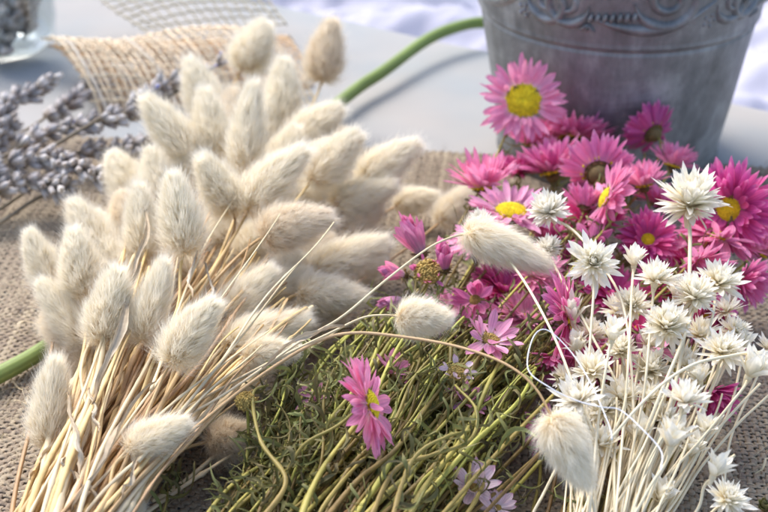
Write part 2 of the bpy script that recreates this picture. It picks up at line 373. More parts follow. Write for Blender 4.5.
# ------------------------------------------------------------------ zinc bucket
BK = P(606, 148, 0); BK[2] = .1
def brad(z): return 5.8 + .165 * z
def bucket():
    root = thing('zinc_bucket', BK, 'aged grey zinc bucket with embossed scroll band standing behind the pink flowers', 'bucket')
    g = G(); prof = [(0, .0), (5.6, .0), (6.0, .12), (brad(.5), .5)]
    zs = list(np.linspace(.6, 7.8, 26)) + [7.9, 7.96, 8.03, 8.1, 8.17, 8.24, 8.32, 8.4, 8.5, 8.65, 8.8] + list(np.linspace(9.0, 14, 16))
    for z in zs:
        r = brad(z)
        r += -.10 * math.exp(-((z - 8.1) / .10) ** 2) + .12 * math.exp(-((z - 8.38) / .16) ** 2) + (.08 if z > 8.6 else 0)
        if z < .9: r += .10 * math.exp(-((z - .55) / .2) ** 2)
        prof.append((r, z))
    prof += [(brad(14.2) + .3, 14.1), (brad(14.2) + .32, 14.35), (brad(14.2) + .1, 14.5), (brad(14) - .1, 14.3)]
    prof += [(brad(z) - .12, z) for z in np.linspace(14, .8, 10)] + [(0, .7)]
    prof = np.array(prof); ns = 160; a = np.arange(ns) / ns * 2 * math.pi
    dent = 1 + .004 * np.sin(3 * a + 1)[None] * np.sin(prof[:, 1] * .5)[:, None] + .003 * np.sin(7 * a)[None] * np.sin(prof[:, 1] * .9 + 2)[:, None]
    V = np.stack([prof[:, :1] * np.cos(a) * dent, prof[:, :1] * np.sin(a) * dent, prof[:, 1:] * np.ones(ns)], -1)
    g.add(V, grid_faces(1, len(prof), ns, True)); g.build('bucket_body', M_zinc, root)
    # embossed band: scrolls, leaves, small flowers, pressed out of the metal
    e = G()
    def S(th, z, off=0.0):
        z = z - .10; r = brad(z) + .08 + off; return np.stack([r * np.cos(th), r * np.sin(th), z], -1)
    def rib(th, z, w):
        w = np.broadcast_to(w, (len(th),)); p = S(th, z); rr = brad(z)
        dth = np.gradient(th) * rr; dz = np.gradient(z); l = np.hypot(dth, dz) + 1e-9
        nth, nz = -dz / l, dth / l; k = np.linspace(-1, 1, 9)
        h = np.cos(k * math.pi / 2) ** .8 * .25 - .02
        TH = th[:, None] + nth[:, None] * k * w[:, None] / rr[:, None]; Z = z[:, None] + nz[:, None] * k * w[:, None]
        e.add(S(TH, Z, h * (w[:, None] / max(w.max(), .01)) ** .5), grid_faces(1, len(th), 9))
    def spiral(t0, zc, rad, turns, sgn, w, start):
        s = np.linspace(0, 1, 60); r = rad * (1 - .8 * s); an = start + sgn * s * turns * 2 * math.pi
        rib(t0 + r * np.cos(an) / 7.3, zc + r * np.sin(an), w * (1 - .45 * s) * np.clip(s * 12, .2, 1))
    tf = -math.pi / 2                       # angle facing the camera
    for rep in range(5):
        b = tf + .02 + rep * 2 * math.pi / 5
        spiral(b + .14, 11.1, 1.65, 1.6, 1, .34, -math.pi * .95)
        spiral(b - .52, 10.55, 1.15, 1.4, -1, .28, 0)
        spiral(b + .62, 10.5, 1.1, 1.4, 1, .28, math.pi)
        s = np.linspace(0, 1, 40)
        rib(b - .30 + .75 * s, 9.9 - .5 * np.sin(s * math.pi) + .9 * s ** 3, .10 + .24 * np.sin(s * math.pi))
        for k in range(7):                  # scalloped leaf
            u = np.linspace(0, 1, 8); rib(b - .36 + .045 * k + .02 * u, 9.75 + .03 * k + .5 * u, .17 * np.sin(u * 2.6 + .3))
        for k in range(3):
            u = np.linspace(0, 1, 8); rib(b - .37 + (k - 1) * .05 * u, 9.7 - .42 * u, .10 * np.sin(u * 2.6 + .4))
        for k in range(6):                  # dotted flower
            an = k / 5 * 2 * math.pi; rr = .3 if k < 5 else 0
            V0, F0, t0 = ico(8, 6); c = S(np.array([b + .43 + rr * math.cos(an) / 7.3]), np.array([9.75 + rr * math.sin(an)]))
            stamp(e, V0 * .11, F0, t0, np.eye(3)[None], c, np.array([.5]))
    e.build('embossed_band', M_zinc, root)
bucket()

# ------------------------------------------------------------------ lavender
LV, LF, LT = ico(8, 7)
LV = LV * np.array([1, 1, 1.0]); LV[:, :2] *= (1 + .10 * np.cos(np.arctan2(LV[:, 1], LV[:, 0]) * 4))[:, None]
def lavender(spike, stem, label, w=1.05, density=1.0, blue=.02, parent_pts=None, buds=(.40, .18)):
    """spike and stem: lists of world points, spike from its foot to its tip"""
    sp = spline(spike, 40, .05); root = thing('lavender_sprig', sp[0], label, 'lavender', 'dried lavender sprigs')
    g = G(); seg = np.linalg.norm(np.diff(sp, axis=0), axis=1); s = np.concatenate([[0], np.cumsum(seg)]); Ltot = s[-1]
    T, N, B = frames(sp); pos = .1; k = 0; Ms, Ls, Rn, Bl = [], [], [], []
    while pos < Ltot:
        i = min(np.searchsorted(s, pos), len(sp) - 1); f = pos / Ltot
        gap = .70 if f > .25 else .8
        cnt = int(rng.integers(7, 9) * density) if f < .93 else 5
        for j in range(cnt):
            a = j / cnt * 6.283 + k * .7 + rng.normal() * .15; el = rng.uniform(.65, 1.15) if f < .93 else rng.uniform(.9, 1.4)
            rad = N[i] * math.cos(a) + B[i] * math.sin(a); d = nrm(rad * math.cos(el) + T[i] * math.sin(el) + rng.normal(size=3) * .10)
            hl = buds[0] * rng.uniform(.8, 1.2) * (1 if f < .9 else .8); hw = buds[1] * rng.uniform(.9, 1.2)
            Fm = frame(d, rng.uniform(0, 6)); M = Fm @ np.diag([hw, hw, hl])
            Ms.append(M); Ls.append(sp[i] + rad * .09 * w + d * hl * .95 + T[i] * rng.normal() * .07); Rn.append(rng.random()); Bl.append(rng.random() < blue)
        pos += gap * rng.uniform(.85, 1.15); k += 1
    Ms, Ls, Rn, Bl = np.array(Ms), np.array(Ls), np.array(Rn), np.array(Bl)
    stamp(g, LV, LF, LT, Ms, Ls, Rn)
    # open lip at the end of every bud: little teeth
    tv, tf_, tt = ico(5, 3); n = len(Ls)
    for q in range(3):
        o = Ms @ np.array([math.cos(q * 2.1) * .55, math.sin(q * 2.1) * .55, .93]); stamp(g, tv, tf_, tt * .2 + .75, Ms * .26, Ls + o, Rn)
    if Bl.any():
        stamp(g, LV, LF, LT, Ms[Bl] * .5, Ls[Bl] + Ms[Bl] @ np.array([0, 0, 1.05]), Rn[Bl], 1)
    tube(g, sp, .07, 6, 2)
    g.build('flower_spike', [M_lav, M_lavblue, M_lavstem], root, sp[0])
    h = G(); st = spline(stem, 24, .06); tube(h, st, .085, 6); h.build('stem', M_lavstem, root, sp[0])
    return root
lavender([P(-30, 178, 2.6), P(40, 158, 3.0), P(80, 168, 3.2), P(128, 186, 3.1)], [P(-30, 178, 2.6), P(-90, 175, 2.2)],
         'frontmost lavender sprig, its tip touching the cream bunny tails', 1.2, 1.25)
lavender([P(-20, 196, 2.0), P(30, 182, 2.2), P(70, 190, 2.3)], [P(-20, 196, 2.0), P(-80, 205, 1.6)],
         'short lavender sprig just under the frontmost one', 1.0, 1.0)
lavender([P(-15, 140, 2.4), P(10, 105, 2.9), P(30, 95, 3.2), P(50, 82, 3.5)], [P(-15, 140, 2.4), P(-60, 190, 1.5)],
         'lavender sprig pointing up at the glass jar', 1.1, 1.1)
lavender([P(15, 150, 2.4), P(50, 132, 2.7), P(90, 124, 3.0), P(128, 112, 3.3), P(160, 90, 3.6), P(186, 78, 3.8)], [P(15, 150, 2.4), P(-60, 185, 1.8)],
         'long lavender sprig reaching up towards the jute gauze', 1.05, 1.0, .03)
lavender([P(80, 152, 1.6), P(110, 148, 2.0), P(152, 142, 2.4), P(186, 122, 2.6)], [P(80, 152, 1.6), P(-30, 216, .9)],
         'lavender sprig lying behind the frontmost one, half under bunny tails', 1.05, 1.0, .03)
lavender([P(190, 84, 3.4), P(212, 66, 3.8), P(232, 58, 4.1)], [P(190, 84, 3.4), P(130, 120, 3)],
         'bluish lavender tip in front of the jute gauze beside the bunny tails', .7, .55, .9, buds=(.26, .13))
lavender([P(-10, 155, 1.4), P(10, 128, 1.6), P(2, 112, 1.8)], [P(-10, 155, 1.4), P(-50, 190, 1)],
         'lavender sprig at the edge between two longer ones', 1.1, 1.1)
lavender([P(45, 118, .9), P(70, 105, 1.1), P(95, 82, 1.3)], [P(45, 118, .9), P(-20, 160, .7)],
         'brownish blurred lavender sprig lying under the edge of the jute gauze', 1.0, .9, 0)
for a, b, l in [((100, 118, 3.6), (-30, 212, 1.3), 'thin bare lavender stalk crossing over the sprigs'),
                ((78, 182, 1.4), (-30, 240, .8), 'dark bare lavender stalk lying on the burlap'),
                ((62, 178, 1.2), (-30, 225, .7), 'dark bare lavender stalk just behind another on the burlap')]:
    g = G(); tube(g, spline([P(*a), (P(*a) + P(*b)) / 2 + [0, .1, .2], P(*b)], 20, .08), .09, 6); tag(g.build('lavender_stalk', M_lavstem, None, P(*a)), l, 'lavender stalk', 'bare lavender stalks')

# glass jar with lavender in it
JC = P(0, 52, 0)
def jar():
    root = thing('glass_jar', JC, 'small clear glass jar holding grey lavender heads', 'jar')
    g = G(); pr = [(0, .25), (2.2, .25), (2.7, .5), (3.1, 1.2), (3.25, 2.4), (3.2, 4), (3.3, 5.2), (3.45, 5.4), (3.35, 5.5), (3.1, 5.2), (3.0, 4), (3.05, 2.4), (2.9, 1.3), (2.4, .9), (0, .8)]
    pr = np.array(pr) * [1.17, 1.0]; a = np.arange(64) / 64 * 2 * math.pi
    V = np.stack([pr[:, :1] * np.cos(a), pr[:, :1] * np.sin(a), pr[:, 1:] * np.ones(64)], -1)
    g.add(V, grid_faces(1, len(pr), 64, True)); g.build('glass_wall', M_glass, root)
jar()
for i, (dx, dy, z0, tx, ty) in enumerate([(-1.2, -1.4, 1.0, .5, -.8), (.6, -1.5, 1.0, 1.8, -.6), (1.6, -.3, 1.1, 2.0, .8), (-.2, .4, 1.2, .2, .5), (-1.8, .3, 1.1, -2.0, .4)]):
    b = JC + [dx * 1.1, dy * 1.1, z0 + .1]; e = JC + [tx * 1.1, ty, 6.2]
    lavender([b, (b + e) / 2, e], [b - [0, 0, .1], b - [0, 0, .15]], ['lavender head at the front of the glass jar', 'lavender head against the jar wall nearest the gauze', 'lavender head at the back of the jar', 'lavender head in the middle of the jar', 'lavender head at the far side of the jar'][i], 1.3, 1.4, 0, buds=(.5, .22))
lavender([JC + [.6, -3.0, .9], JC + [1.4, -2.6, 2.6], JC + [2.2, -2.0, 5]], [JC + [.6, -3.0, .9], JC + [.3, -2.9, .8]], 'lavender head pressed against the near wall of the glass jar', 1.3, 1.4, 0, buds=(.5, .22))

# ------------------------------------------------------------------ jute gauze ribbon
def patch(corners, arch, nu, nv, m, g, r=.07, gap=.0, wide=None, pin=.0, skew=.12):
    """woven open mesh over a bent patch; corners (u0v0,u1v0,u1v1,u0v1)"""
    c = [np.asarray(x, float) for x in corners]; nn_ = nrm(np.cross(c[1] - c[0], c[3] - c[0])); nn_ = nn_ if nn_[2] > 0 else -nn_
    def S(u, v):
        u = np.asarray(u)[..., None]; v = np.asarray(v)[..., None]
        p = c[0] * (1 - u) * (1 - v) + c[1] * u * (1 - v) + c[2] * u * v + c[3] * (1 - u) * v
        return p + arch(u[..., 0], v[..., 0])[..., None] * nn_
    for k in range(nu + 1):
        t = np.linspace(-.01, 1.01, nv * 2 + 5); uu = k / nu + .004 * rng.normal() + .006 * np.sin(t * 9 + k)
        p = S(uu + 0 * t, t); p += .05 * np.cos(np.arange(len(t)) * math.pi / 2 + k * math.pi)[:, None] * nn_
        wd = wide and any(abs(k / nu - w) < .5 / nu for w in wide)
        tube(g, p, r * (1.6 if wd else rng.uniform(.8, 1.15)), 5, 1 if wd else 0)
    for k in range(nv + 1):
        t = np.linspace(-.02, 1.01, nu * 2 + 5); vv = k / nv + .004 * rng.normal() + .006 * np.sin(t * 8 + k * 2)
        p = S(t, vv + 0 * t); p -= .05 * np.cos(np.arange(len(t)) * math.pi / 2 + k * math.pi)[:, None] * nn_
        tube(g, p, r * rng.uniform(.8, 1.2), 5, 0)
root = thing('gauze_ribbon', P(150, 60, 0), 'folded open weave jute gauze ribbon lying behind the lavender', 'gauze ribbon')
o0 = P(150, 60, 0)
g = G()
dg = depth(P(150, 112, .3))
archA = lambda u, v: 1.5 * np.abs(np.sin(v * math.pi)) ** .8 * (1 - .4 * u) + .25 * np.sin(u * 8 + 2 * v)
patch([PD(100, 118, dg - .2), PD(322, 122, dg + 2), PD(258, 27, dg + 5.5), PD(46, 42, dg + 5)], archA, 30, 11, M_gauze, g, .07, wide=(.0333, .3667))
g.build('front_netting', [M_gauzel, M_gauzew], root, o0)
g = G()
patch([PD(104, 116, dg + .9), PD(320, 120, dg + 3), PD(288, 36, dg + 7), PD(52, 46, dg + 6)], lambda u, v: 1.1 * np.abs(np.sin(v * math.pi)) ** .8 * (1 - .3 * u), 46, 17, M_gauze, g, .055)
g.build('inner_netting', [M_gauze, M_gauzew], root, o0)
g = G()
patch([PD(150, 34, dg + 7), PD(285, 24, dg + 7.5), PD(250, -24, dg + 13), PD(90, -8, dg + 12)], lambda u, v: .8 * np.sin(v * 3) * np.sin(u * 3), 15, 8, M_gauzef, g, .06)
g.build('far_netting', [M_gauzef, M_gauzew], root, o0)

# ------------------------------------------------------------------ fresh green stem passing under the bunches
g = G(); pts = spline([P(500, 22, 1.4), P(468, 24, 1.6), P(430, 38, 1.5), P(385, 70, 1.2), P(340, 102, 1.0), P(200, 225, .9), P(90, 310, .8), P(40, 352, .75), P(-40, 395, .75)], 70)
tube(g, pts, np.linspace(.37, .36, 70) * (1 + .02 * np.sin(np.arange(70) * .5)), 16, rnd=.5)
tag(g.build('green_flower_stalk', M_fresh, None, pts[0]), 'thick fresh green stalk running from the bucket under the bunny tails', 'stalk')

# ------------------------------------------------------------------ bunny tails
def head_mesh(seed, fur, nclump=430, per=27):
    r = np.random.default_rng(seed); g = G(); L = 3.7; Rr = .40   # ovoid core along +Z from 0 to L*.86
    Lc = L * .84
    def prof(t): return Rr * np.sin(np.clip(t, 0, 1) ** .62 * math.pi) ** .72
    nt_, nu = 24, 20; t = np.linspace(0.004, .996, nt_); a = np.arange(nu) / nu * 6.283
    rr = prof(t)[:, None] * (1 + .08 * r.normal(size=(nt_, nu)))
    V = np.stack([rr * np.cos(a), rr * np.sin(a), (t * Lc)[:, None] * np.ones(nu)], -1)
    A = np.zeros(V.shape); A[..., 0] = r.random((nt_, nu)); A[..., 1:] = .5; g.add(V, grid_faces(1, nt_, nu, True), A, 1)
    # clumps in spiral rows
    k = np.arange(nclump); tc = ((k + .5) / nclump) ** .92; ph = k * 2.39996 + r.normal(size=nclump) * .15
    bend = r.normal() * .25
    def hairs(ti, ph_, ln, sp, wd, rn):
        n = len(ti); pr = prof(ti); dpr = (prof(np.clip(ti + .02, 0, 1)) - prof(np.clip(ti - .02, 0, 1))) / (.04 * Lc)
        er = np.stack([np.cos(ph_), np.sin(ph_), 0 * ph_], -1); nn = nrm(er - np.stack([0 * dpr, 0 * dpr, dpr], -1))
        base = er * pr[:, None] * .95 + np.stack([0 * ti, 0 * ti, ti * Lc], -1)
        ax = np.array([0, 0, 1.0])
        lean = (.62 + 1.25 * ti ** 1.3)[:, None]
        d = nrm(nn * .95 + ax * lean + sp)
        d[:, 2] = np.where(ti < .1, d[:, 2] - .35 * (1 - ti / .1), d[:, 2]); d = nrm(d)
        side = nrm(np.cross(d, r.normal(size=(n, 3)) * .5 + er)); 
        l = ln[:, None]; w = wd[:, None]
        q1 = base + d * l * .5; q2 = base + nrm(d + ax * .45 + r.normal(size=(n, 3)) * .16) * l
        V = np.stack([base - side * w, base + side * w, q1 - side * w * .75, q1 + side * w * .75, q2], 1)
        A = np.zeros((n, 5, 3)); A[..., 0] = np.array([0, 0, .5, .5, 1.0]); A[..., 1] = .5; A[..., 2] = rn[:, None]
        i = (np.arange(n) * 5)[:, None]
        g.add(V, [i + np.array([[0, 1, 3, 2]]), i + np.array([[2, 3, 4]])], A, 0)
    cl = np.repeat(k, per); n = len(cl)
    crn = r.random(nclump); csp = r.normal(size=(nclump, 3)) * .13
    ti = np.clip(tc[cl] + r.normal(size=n) * .012, 0.003, .995); phh = ph[cl] + r.normal(size=n) * .10
    ln = (r.uniform(.42, .88, n)) * (1.10 - .22 * ti ** 2) * (1 + .10 * r.normal(size=nclump))[cl]
    hairs(ti, phh, ln, csp[cl] + r.normal(size=(n, 3)) * .17, r.uniform(.0045, .009, n), np.clip(crn[cl] * .6 + r.random(n) * .4, 0, 1))
    n = 1100; hairs(r.random(n) ** .9, r.uniform(0, 6.28, n), r.uniform(.85, 1.25, n), r.normal(size=(n, 3)) * .25, r.uniform(.004, .007, n), r.random(n))
    # bend the whole head a little
    for V in g.v: V[:, 0] += bend * (V[:, 2] / L) ** 2
    o = g.build('seed_head_source', [fur, M_core]); me = o.data; bpy.data.objects.remove(o); return me
HM = [head_mesh(100 + i, M_fur) for i in range(5)]
HT = [head_mesh(200 + i, M_furtan) for i in range(2)]
HL, HW = 3.95, 2.05                          # visible length and width of the head mesh
GB = 'bunny tail grasses of the bunch'
def bunny(base, tip, w, z, label, tan=False, toward=0.0, path=None, group=GB, sr=.06, end=None, smat=None):
    b = P(base[0], base[1], z); d0 = depth(b); tp = PD(tip[0], tip[1], d0); L = np.linalg.norm(tp - b)
    tp = tp - c_f * toward * L; L = np.linalg.norm(tp - b); ax = nrm(tp - b)
    root = thing('bunny_tail', b, label, 'bunny tail', group)
    me = (HT if tan else HM)[int(rng.integers(0, 2 if tan else 5))]
    o = bpy.data.objects.new('seed_head', me); COL.objects.link(o); o.parent = root
    wc = w / ppc(b); Fm = frame(ax, rng.uniform(0, 6.28))
    from mathutils import Matrix
    Mx = Fm @ np.diag([wc / HW * 1.28 * rng.uniform(.95, 1.08), wc / HW * 1.28, L / HL])
    o.matrix_local = Matrix([[*Mx[i], 0] for i in range(3)] + [[0, 0, 0, 1]])
    g = G()
    if path is None:
        e = end if end is not None else P(rng.uniform(5, 105), rng.uniform(525, 555), rng.uniform(.7, 3.0))
        lng = np.linalg.norm(e - b); c1 = b - ax * min(2.5, lng * .15) + np.array([0, 0, 0]); c1 = c1 * .6 + (b + (e - b) * .15) * .4
        pts = bez(b + ax * .15, c1, b + (e - b) * .6 + [0, 0, .5], e, 22, .12)
    else: pts = np.vstack([[b + ax * .15], path]) if not isinstance(path, np.ndarray) else path
    if path is not None: pts = spline(pts, 46, .03)
    pts[:, 2] = np.maximum(pts[:, 2], .35)
    tube(g, pts, np.linspace(sr, sr * 1.5, len(pts)), 6)
    g.build('stem', smat or M_straw, root, b)
    return root

B = [
 ((243,69),(269,15),44,4.2,'bunny tail rising highest in front of the jute gauze',0,0),
 ((212,118),(183,52),40,4.0,'tall bunny tail standing in front of the bluish lavender tip',0,0),
 ((194,163),(143,88),46,4.6,'big bunny tail leaning over the lavender sprigs',0,.1),
 ((216,158),(204,80),42,4.6,'upright bunny tail between the leaning one and the tall slim one',0,0),
 ((246,169),(243,72),42,5.2,'long slim upright bunny tail with its stalk showing below',0,0),
 ((281,126),(287,50),42,4.0,'upright bunny tail just under the tan one',0,0),
 ((322,80),(327,13),42,3.2,'tan bunny tail standing alone against the linen cloth',1,0),
 ((293,142),(347,102),42,4.2,'bunny tail whose tip touches the end of the green stalk',0,0),
 ((248,210),(304,134),50,5.4,'large bunny tail slanting up in the centre of the bunch',0,.1),
 ((311,180),(365,127),46,4.8,'plump bunny tail slanting over the linen edge, second from the outermost',0,0),
 ((362,182),(420,132),42,4.2,'outermost slanting bunny tail over the edge of the burlap',0,0),
 ((233,210),(203,156),44,5.2,'pinkish bunny tail facing the viewer under the upright ones',0,.6),
 ((186,252),(172,163),48,5.8,'large upright bunny tail at the heart of the bunch',0,.1),
 ((264,236),(336,204),50,5.2,'rounded tan bunny tail lying across the middle of the bunch',1,.1),
 ((332,204),(404,186),40,3.6,'bunny tail behind the rounded tan one, above the burlap',0,0),
 ((396,206),(441,188),30,1.3,'small greyish bunny tail lying on the burlap edge',0,0),
 ((440,222),(474,184),34,1.2,'greyish bunny tail half hidden behind the pink buds',0,0),
 ((308,274),(398,236),46,2.8,'long bunny tail lying flat towards the pink buds',0,0),
 ((300,292),(374,302),44,3.2,'bunny tail resting just below the long flat one',0,0),
 ((228,346),(318,316),46,3.6,'fluffy bunny tail lying beside the start of the green stems',0,0),
 ((247,354),(304,358),38,4.6,'whiter bunny tail on top of the fluffy one beside the green stems',0,.2),
 ((214,386),(264,372),40,2.4,'bunny tail in shade above the small dried yellow flower',1,.3),
 ((213,441),(266,434),46,1.5,'round shaded bunny tail resting on the burlap beside the green leaves',1,.4),
 ((130,450),(197,417),42,4.0,'white bunny tail lying across the straw stems near the bottom',0,0),
 ((48,446),(54,347),46,2.0,'white bunny tail standing apart on the burlap by the straw',0,0),
 ((172,362),(214,286),48,5.4,'bunny tail lying on top of the fan of straw stems',0,.1),
 ((222,318),(282,264),42,3.6,'bunny tail half under the straw, behind the one on top',0,0),
 ((142,340),(168,250),40,4.6,'narrow bunny tail between two groups of straw stems',0,0),
 ((103,342),(122,258),52,4.4,'wide bunny tail beside the frayed husk',0,.1),
 ((86,295),(70,221),48,4.0,'bunny tail above the wide one on the lavender side',0,.1),
 ((54,282),(18,230),38,3.2,'bunny tail sticking out furthest over the burlap below the lavender',0,0),
 ((104,264),(72,190),44,2.8,'bunny tail whose tip lies under the frontmost lavender sprig',0,0),
 ((88,342),(34,272),44,2.4,'dim bunny tail under the outstretched one',0,0),
 ((92,372),(40,316),40,1.2,'dim bunny tail lowest on the burlap next to the green stalk',1,0),
 ((145,264),(138,174),42,4.2,'bunny tail behind the twisted dry leaf',0,0),
 ((136,200),(108,146),44,3.0,'bunny tail just beneath the lavender tip',0,0),
 ((164,210),(148,140),44,3.4,'bunny tail behind the leaning big one and lavender',0,0),
]
HID = 'bunny tail mostly hidden beneath the others in the bunch'
for bb in [((245,258),(266,212),40,2.6),((262,288),(306,248),40,2.4),((285,202),(336,172),42,2.8),((286,258),(336,228),42,2.6),((190,280),(150,222),42,2.4),
           ((120,290),(104,232),44,2.0),((230,240),(200,200),40,2.6),((255,200),(262,150),42,3.2),((325,215),(372,205),40,1.8),((230,300),(262,258),40,1.8),((60,330),(50,290),40,1.0),((318,160),(352,128),40,3.0),((322,238),(392,214),42,2.2),((296,178),(325,132),42,3.4),((232,150),(226,80),40,3.2),((262,150),(268,90),40,3.2),((110,262),(92,205),42,2.0),((340,272),(392,262),38,1.2),((255,300),(318,268),40,2.4),((130,235),(122,185),42,2.6),
           ((180,200),(192,140),42,3.2),((270,180),(300,120),42,3.2),((300,330),(352,318),40,1.4)]:
    B.append((*bb, HID, rng.random() < .4, 0))
for b in B: bunny(b[0], b[1], b[2], b[3], b[4], bool(b[5]), b[6])
# the three loose ones lying over the pink and white flowers
bunny((399, 316), (457, 322), 41, 6.3, 'round white bunny tail resting on the green stems under the pink buds', path=[P(384,314,6.4), P(362,317,6.2), P(330,334,5.8), P(250,374,4.6), P(130,440,3.2), P(20,500,2)], toward=.15, smat=M_strawp, sr=.036)
bunny((466, 232), (562, 268), 42, 7.2, 'long white bunny tail lying across the pink daisies', path=[P(450,238,7.5), P(425,250,7.6), P(385,280,7.3), P(340,318,6.8), P(300,342,6), P(215,400,4.6), P(120,450,3.2), P(20,520,2)], smat=M_strawp, sr=.036)
bunny((552, 417), (592, 496), 50, 6.2, 'white bunny tail hanging upside down beside the ivory stems', path=[P(536,388,6.7), P(505,364,7.0), P(455,346,7), P(400,336,6.9), P(350,333,6.8), P(310,345,6.4), P(250,383,5.4), P(180,440,4.2), P(100,508,3.2)], smat=M_straw, sr=.042)
bunny((95, 512), (150, 505), 40, 1.6, 'pale bunny tail cut by the bottom edge under the straw', toward=.1)

# ------------------------------------------------------------------ loose straw and husks of the bunch
def straw(p0, p3, r, label='long dry straw stem without a head in the bunny tail bunch', m=M_straw, wob=.2, up=.4):
    g = G(); d = p3 - p0; pts = bez(p0, p0 + d * .3 + [0, 0, up], p0 + d * .7 + rng.normal(size=3) * .4, p3, 60, wob); pts[:, 2] = np.maximum(pts[:, 2], .4)
    t_ = np.linspace(0, 1, 60); rr = r * (.55 + .55 * t_) * (1 + .07 * rng.normal(size=60))
    for q in rng.uniform(.1, .95, 2): rr = rr * (1 + .55 * np.exp(-((t_ - q) / .012) ** 2)) * np.where(t_ > q, 1.12, 1)
    tube(g, pts, rr, 7, flat=rng.uniform(.5, 1))
    tag(g.build('straw', m, None, p3), label, 'straw', 'dry straw stems of the bunny tail bunch')
for i in range(120):
    u = rng.random(); px = 120 + 190 * u + rng.normal() * 12; py = 225 + 150 * abs(u - .35) + rng.normal() * 22
    z = rng.uniform(1.5, 5.2)
    k = rng.uniform(-1, 1); ex = 60 + 52 * (u - .5) * 1.2 + rng.normal() * 14
    straw(P(px, py, z), P(ex, rng.uniform(530, 560), np.clip(z - 1.4 + rng.normal() * .4, .6, 3.4)), rng.choice([.05, .07, .10, .14], p=[.3, .3, .25, .15]), m=M_straw if rng.random() < .75 else M_strawp)
for i, (a, b, r, z0, z1) in enumerate([((338,330),(40,535),.05,4.2,2.6),((300,262),(140,460),.05,6.2,4.2),((334,222),(95,520),.05,7,3.2),((245,172),(150,390),.05,6.2,4.6),((280,214),(80,500),.045,7,3.4),((270,330),(30,540),.06,5.4,3),((262,345),(60,545),.06,5.2,3),((330,392),(120,530),.08,1.5,1.4),((310,400),(150,500),.08,1.2,1.2)]):
    straw(P(a[0], a[1], z0), P(b[0], b[1], z1), r, 'thin straw lying loose on top of the bunny tail bunch', M_strawp, .12, .1)
def husk(ctrl, w, label, twist=2.0, m=None):
    g = G(); c = spline(ctrl, 26, .10); n = len(c); T, N, Bb = frames(c); t = np.linspace(0, 1, n); an = rng.uniform(0, 6) + twist * t + .5 * np.sin(t * 9)
    x = N * np.cos(an)[:, None] + Bb * np.sin(an)[:, None]; y = np.cross(T, x); ww = w * .62 * (np.sin(t * math.pi * .96 + .06) ** .5) * (1 + .25 * np.sin(t * 17))
    s = np.linspace(-1, 1, 7); V = c[:, None] + (ww[:, None, None] * s[:, None]) * x[:, None] + (ww[:, None, None] * (1.1 * s ** 2)[:, None]) * y[:, None] + rng.normal(size=(n, 7, 3)) * .012
    A = np.zeros(V.shape); A[..., 0] = t[:, None]; A[..., 1] = (s + 1) / 2; A[..., 2] = rng.random(); g.add(V, grid_faces(1, n, 7), A)
    tag(g.build('dry_husk', m or M_husk, None, c[0]), label, 'dry husk', 'papery husks of the bunny tail bunch')
husk([P(134,190,6.6), P(142,205,6.4), P(145,235,6.2), P(137,262,6), P(130,300,5.6), P(112,360,5)], .18, 'twisted brown dry leaf standing up in front of the bunny tails', 2.5)
husk([P(140,262,6), P(128,310,5.8), P(108,362,5.4), P(92,405,4.6)], .24, 'long frayed grey husk running down beside the wide bunny tail', 1.5)
husk([P(68,392,4.4), P(78,425,4.4), P(82,450,4.4), P(80,475,4)], .22, 'grey crumpled husk standing beside the lone white bunny tail', 2)
husk([P(90,388,4.6), P(95,412,4.6), P(98,432,4.4)], .12, 'small curled grey husk between two straw stems', 2)
husk([P(137,458,4.4), P(130,478,4.4), P(122,500,4.2)], .12, 'thin white husk hanging from the bunny tail near the bottom', 1)
husk([P(156,382,4.9), P(120,425,4.6), P(95,470,4.2), P(72,510,3.6)], .20, 'long silvery sheath wrapped along a straw stem', .8)
husk([P(30,478,2.6), P(45,455,2.6), P(60,425,3)], .15, 'pale torn husk at the outer edge of the straw', 1.5)
husk([P(345,326,6.9), P(318,330,6.8), P(290,348,6.3), P(262,368,5.8)], .17, 'pale papery sheath on the long arching stem', .8)
husk([P(74,480,3.6), P(68,462,3.8), P(78,440,4)], .12, 'short grey husk curl above the bottom of the straw', 2.5)
husk([P(100,510,3.4), P(85,490,3.6), P(72,470,3.7)], .16, 'pale husk strip lying low on the straw ends', 1.5)
husk([P(198,250,6), P(190,275,5.8), P(192,300,5.6)], .10, 'shred of husk under the large upright bunny tail', 3)
husk([P(205,262,5.4), P(214,290,5.2), P(200,312,5.2)], .13, 'torn husk at the centre of the straw', 3)

# ------------------------------------------------------------------ daisies
def disc(g, r, h, mat_=0, dry=False):
    n = 170; k = np.arange(n); rr = np.sqrt((k + .5) / n); a = k * 2.39996
    z = h * (1 - rr ** 2.4) - .35 * h * np.exp(-(rr / .16) ** 2)
    V, Fc, t = ico(6, 5); s = r * .075 * (1 + .25 * rng.random(n)) * (1.25 if dry else 1)
    M = np.eye(3)[None] * s[:, None, None] * np.array([1, 1, 1.5]); L = np.stack([rr * r * np.cos(a), rr * r * np.sin(a), z], -1)
    if dry: L = L + rng.normal(size=L.shape) * r * .05
    stamp(g, V, Fc, t, M, L, rng.random(n), mat_)
    q = np.linspace(0, 1, 9); an = np.arange(20) / 20 * 6.283; hz = h * (1 - q ** 2.4)
    V = np.stack([(q * r)[:, None] * np.cos(an), (q * r)[:, None] * np.sin(an), hz[:, None] * np.ones(20)], -1); g.add(V, grid_faces(1, 9, 20, True), None, mat_)

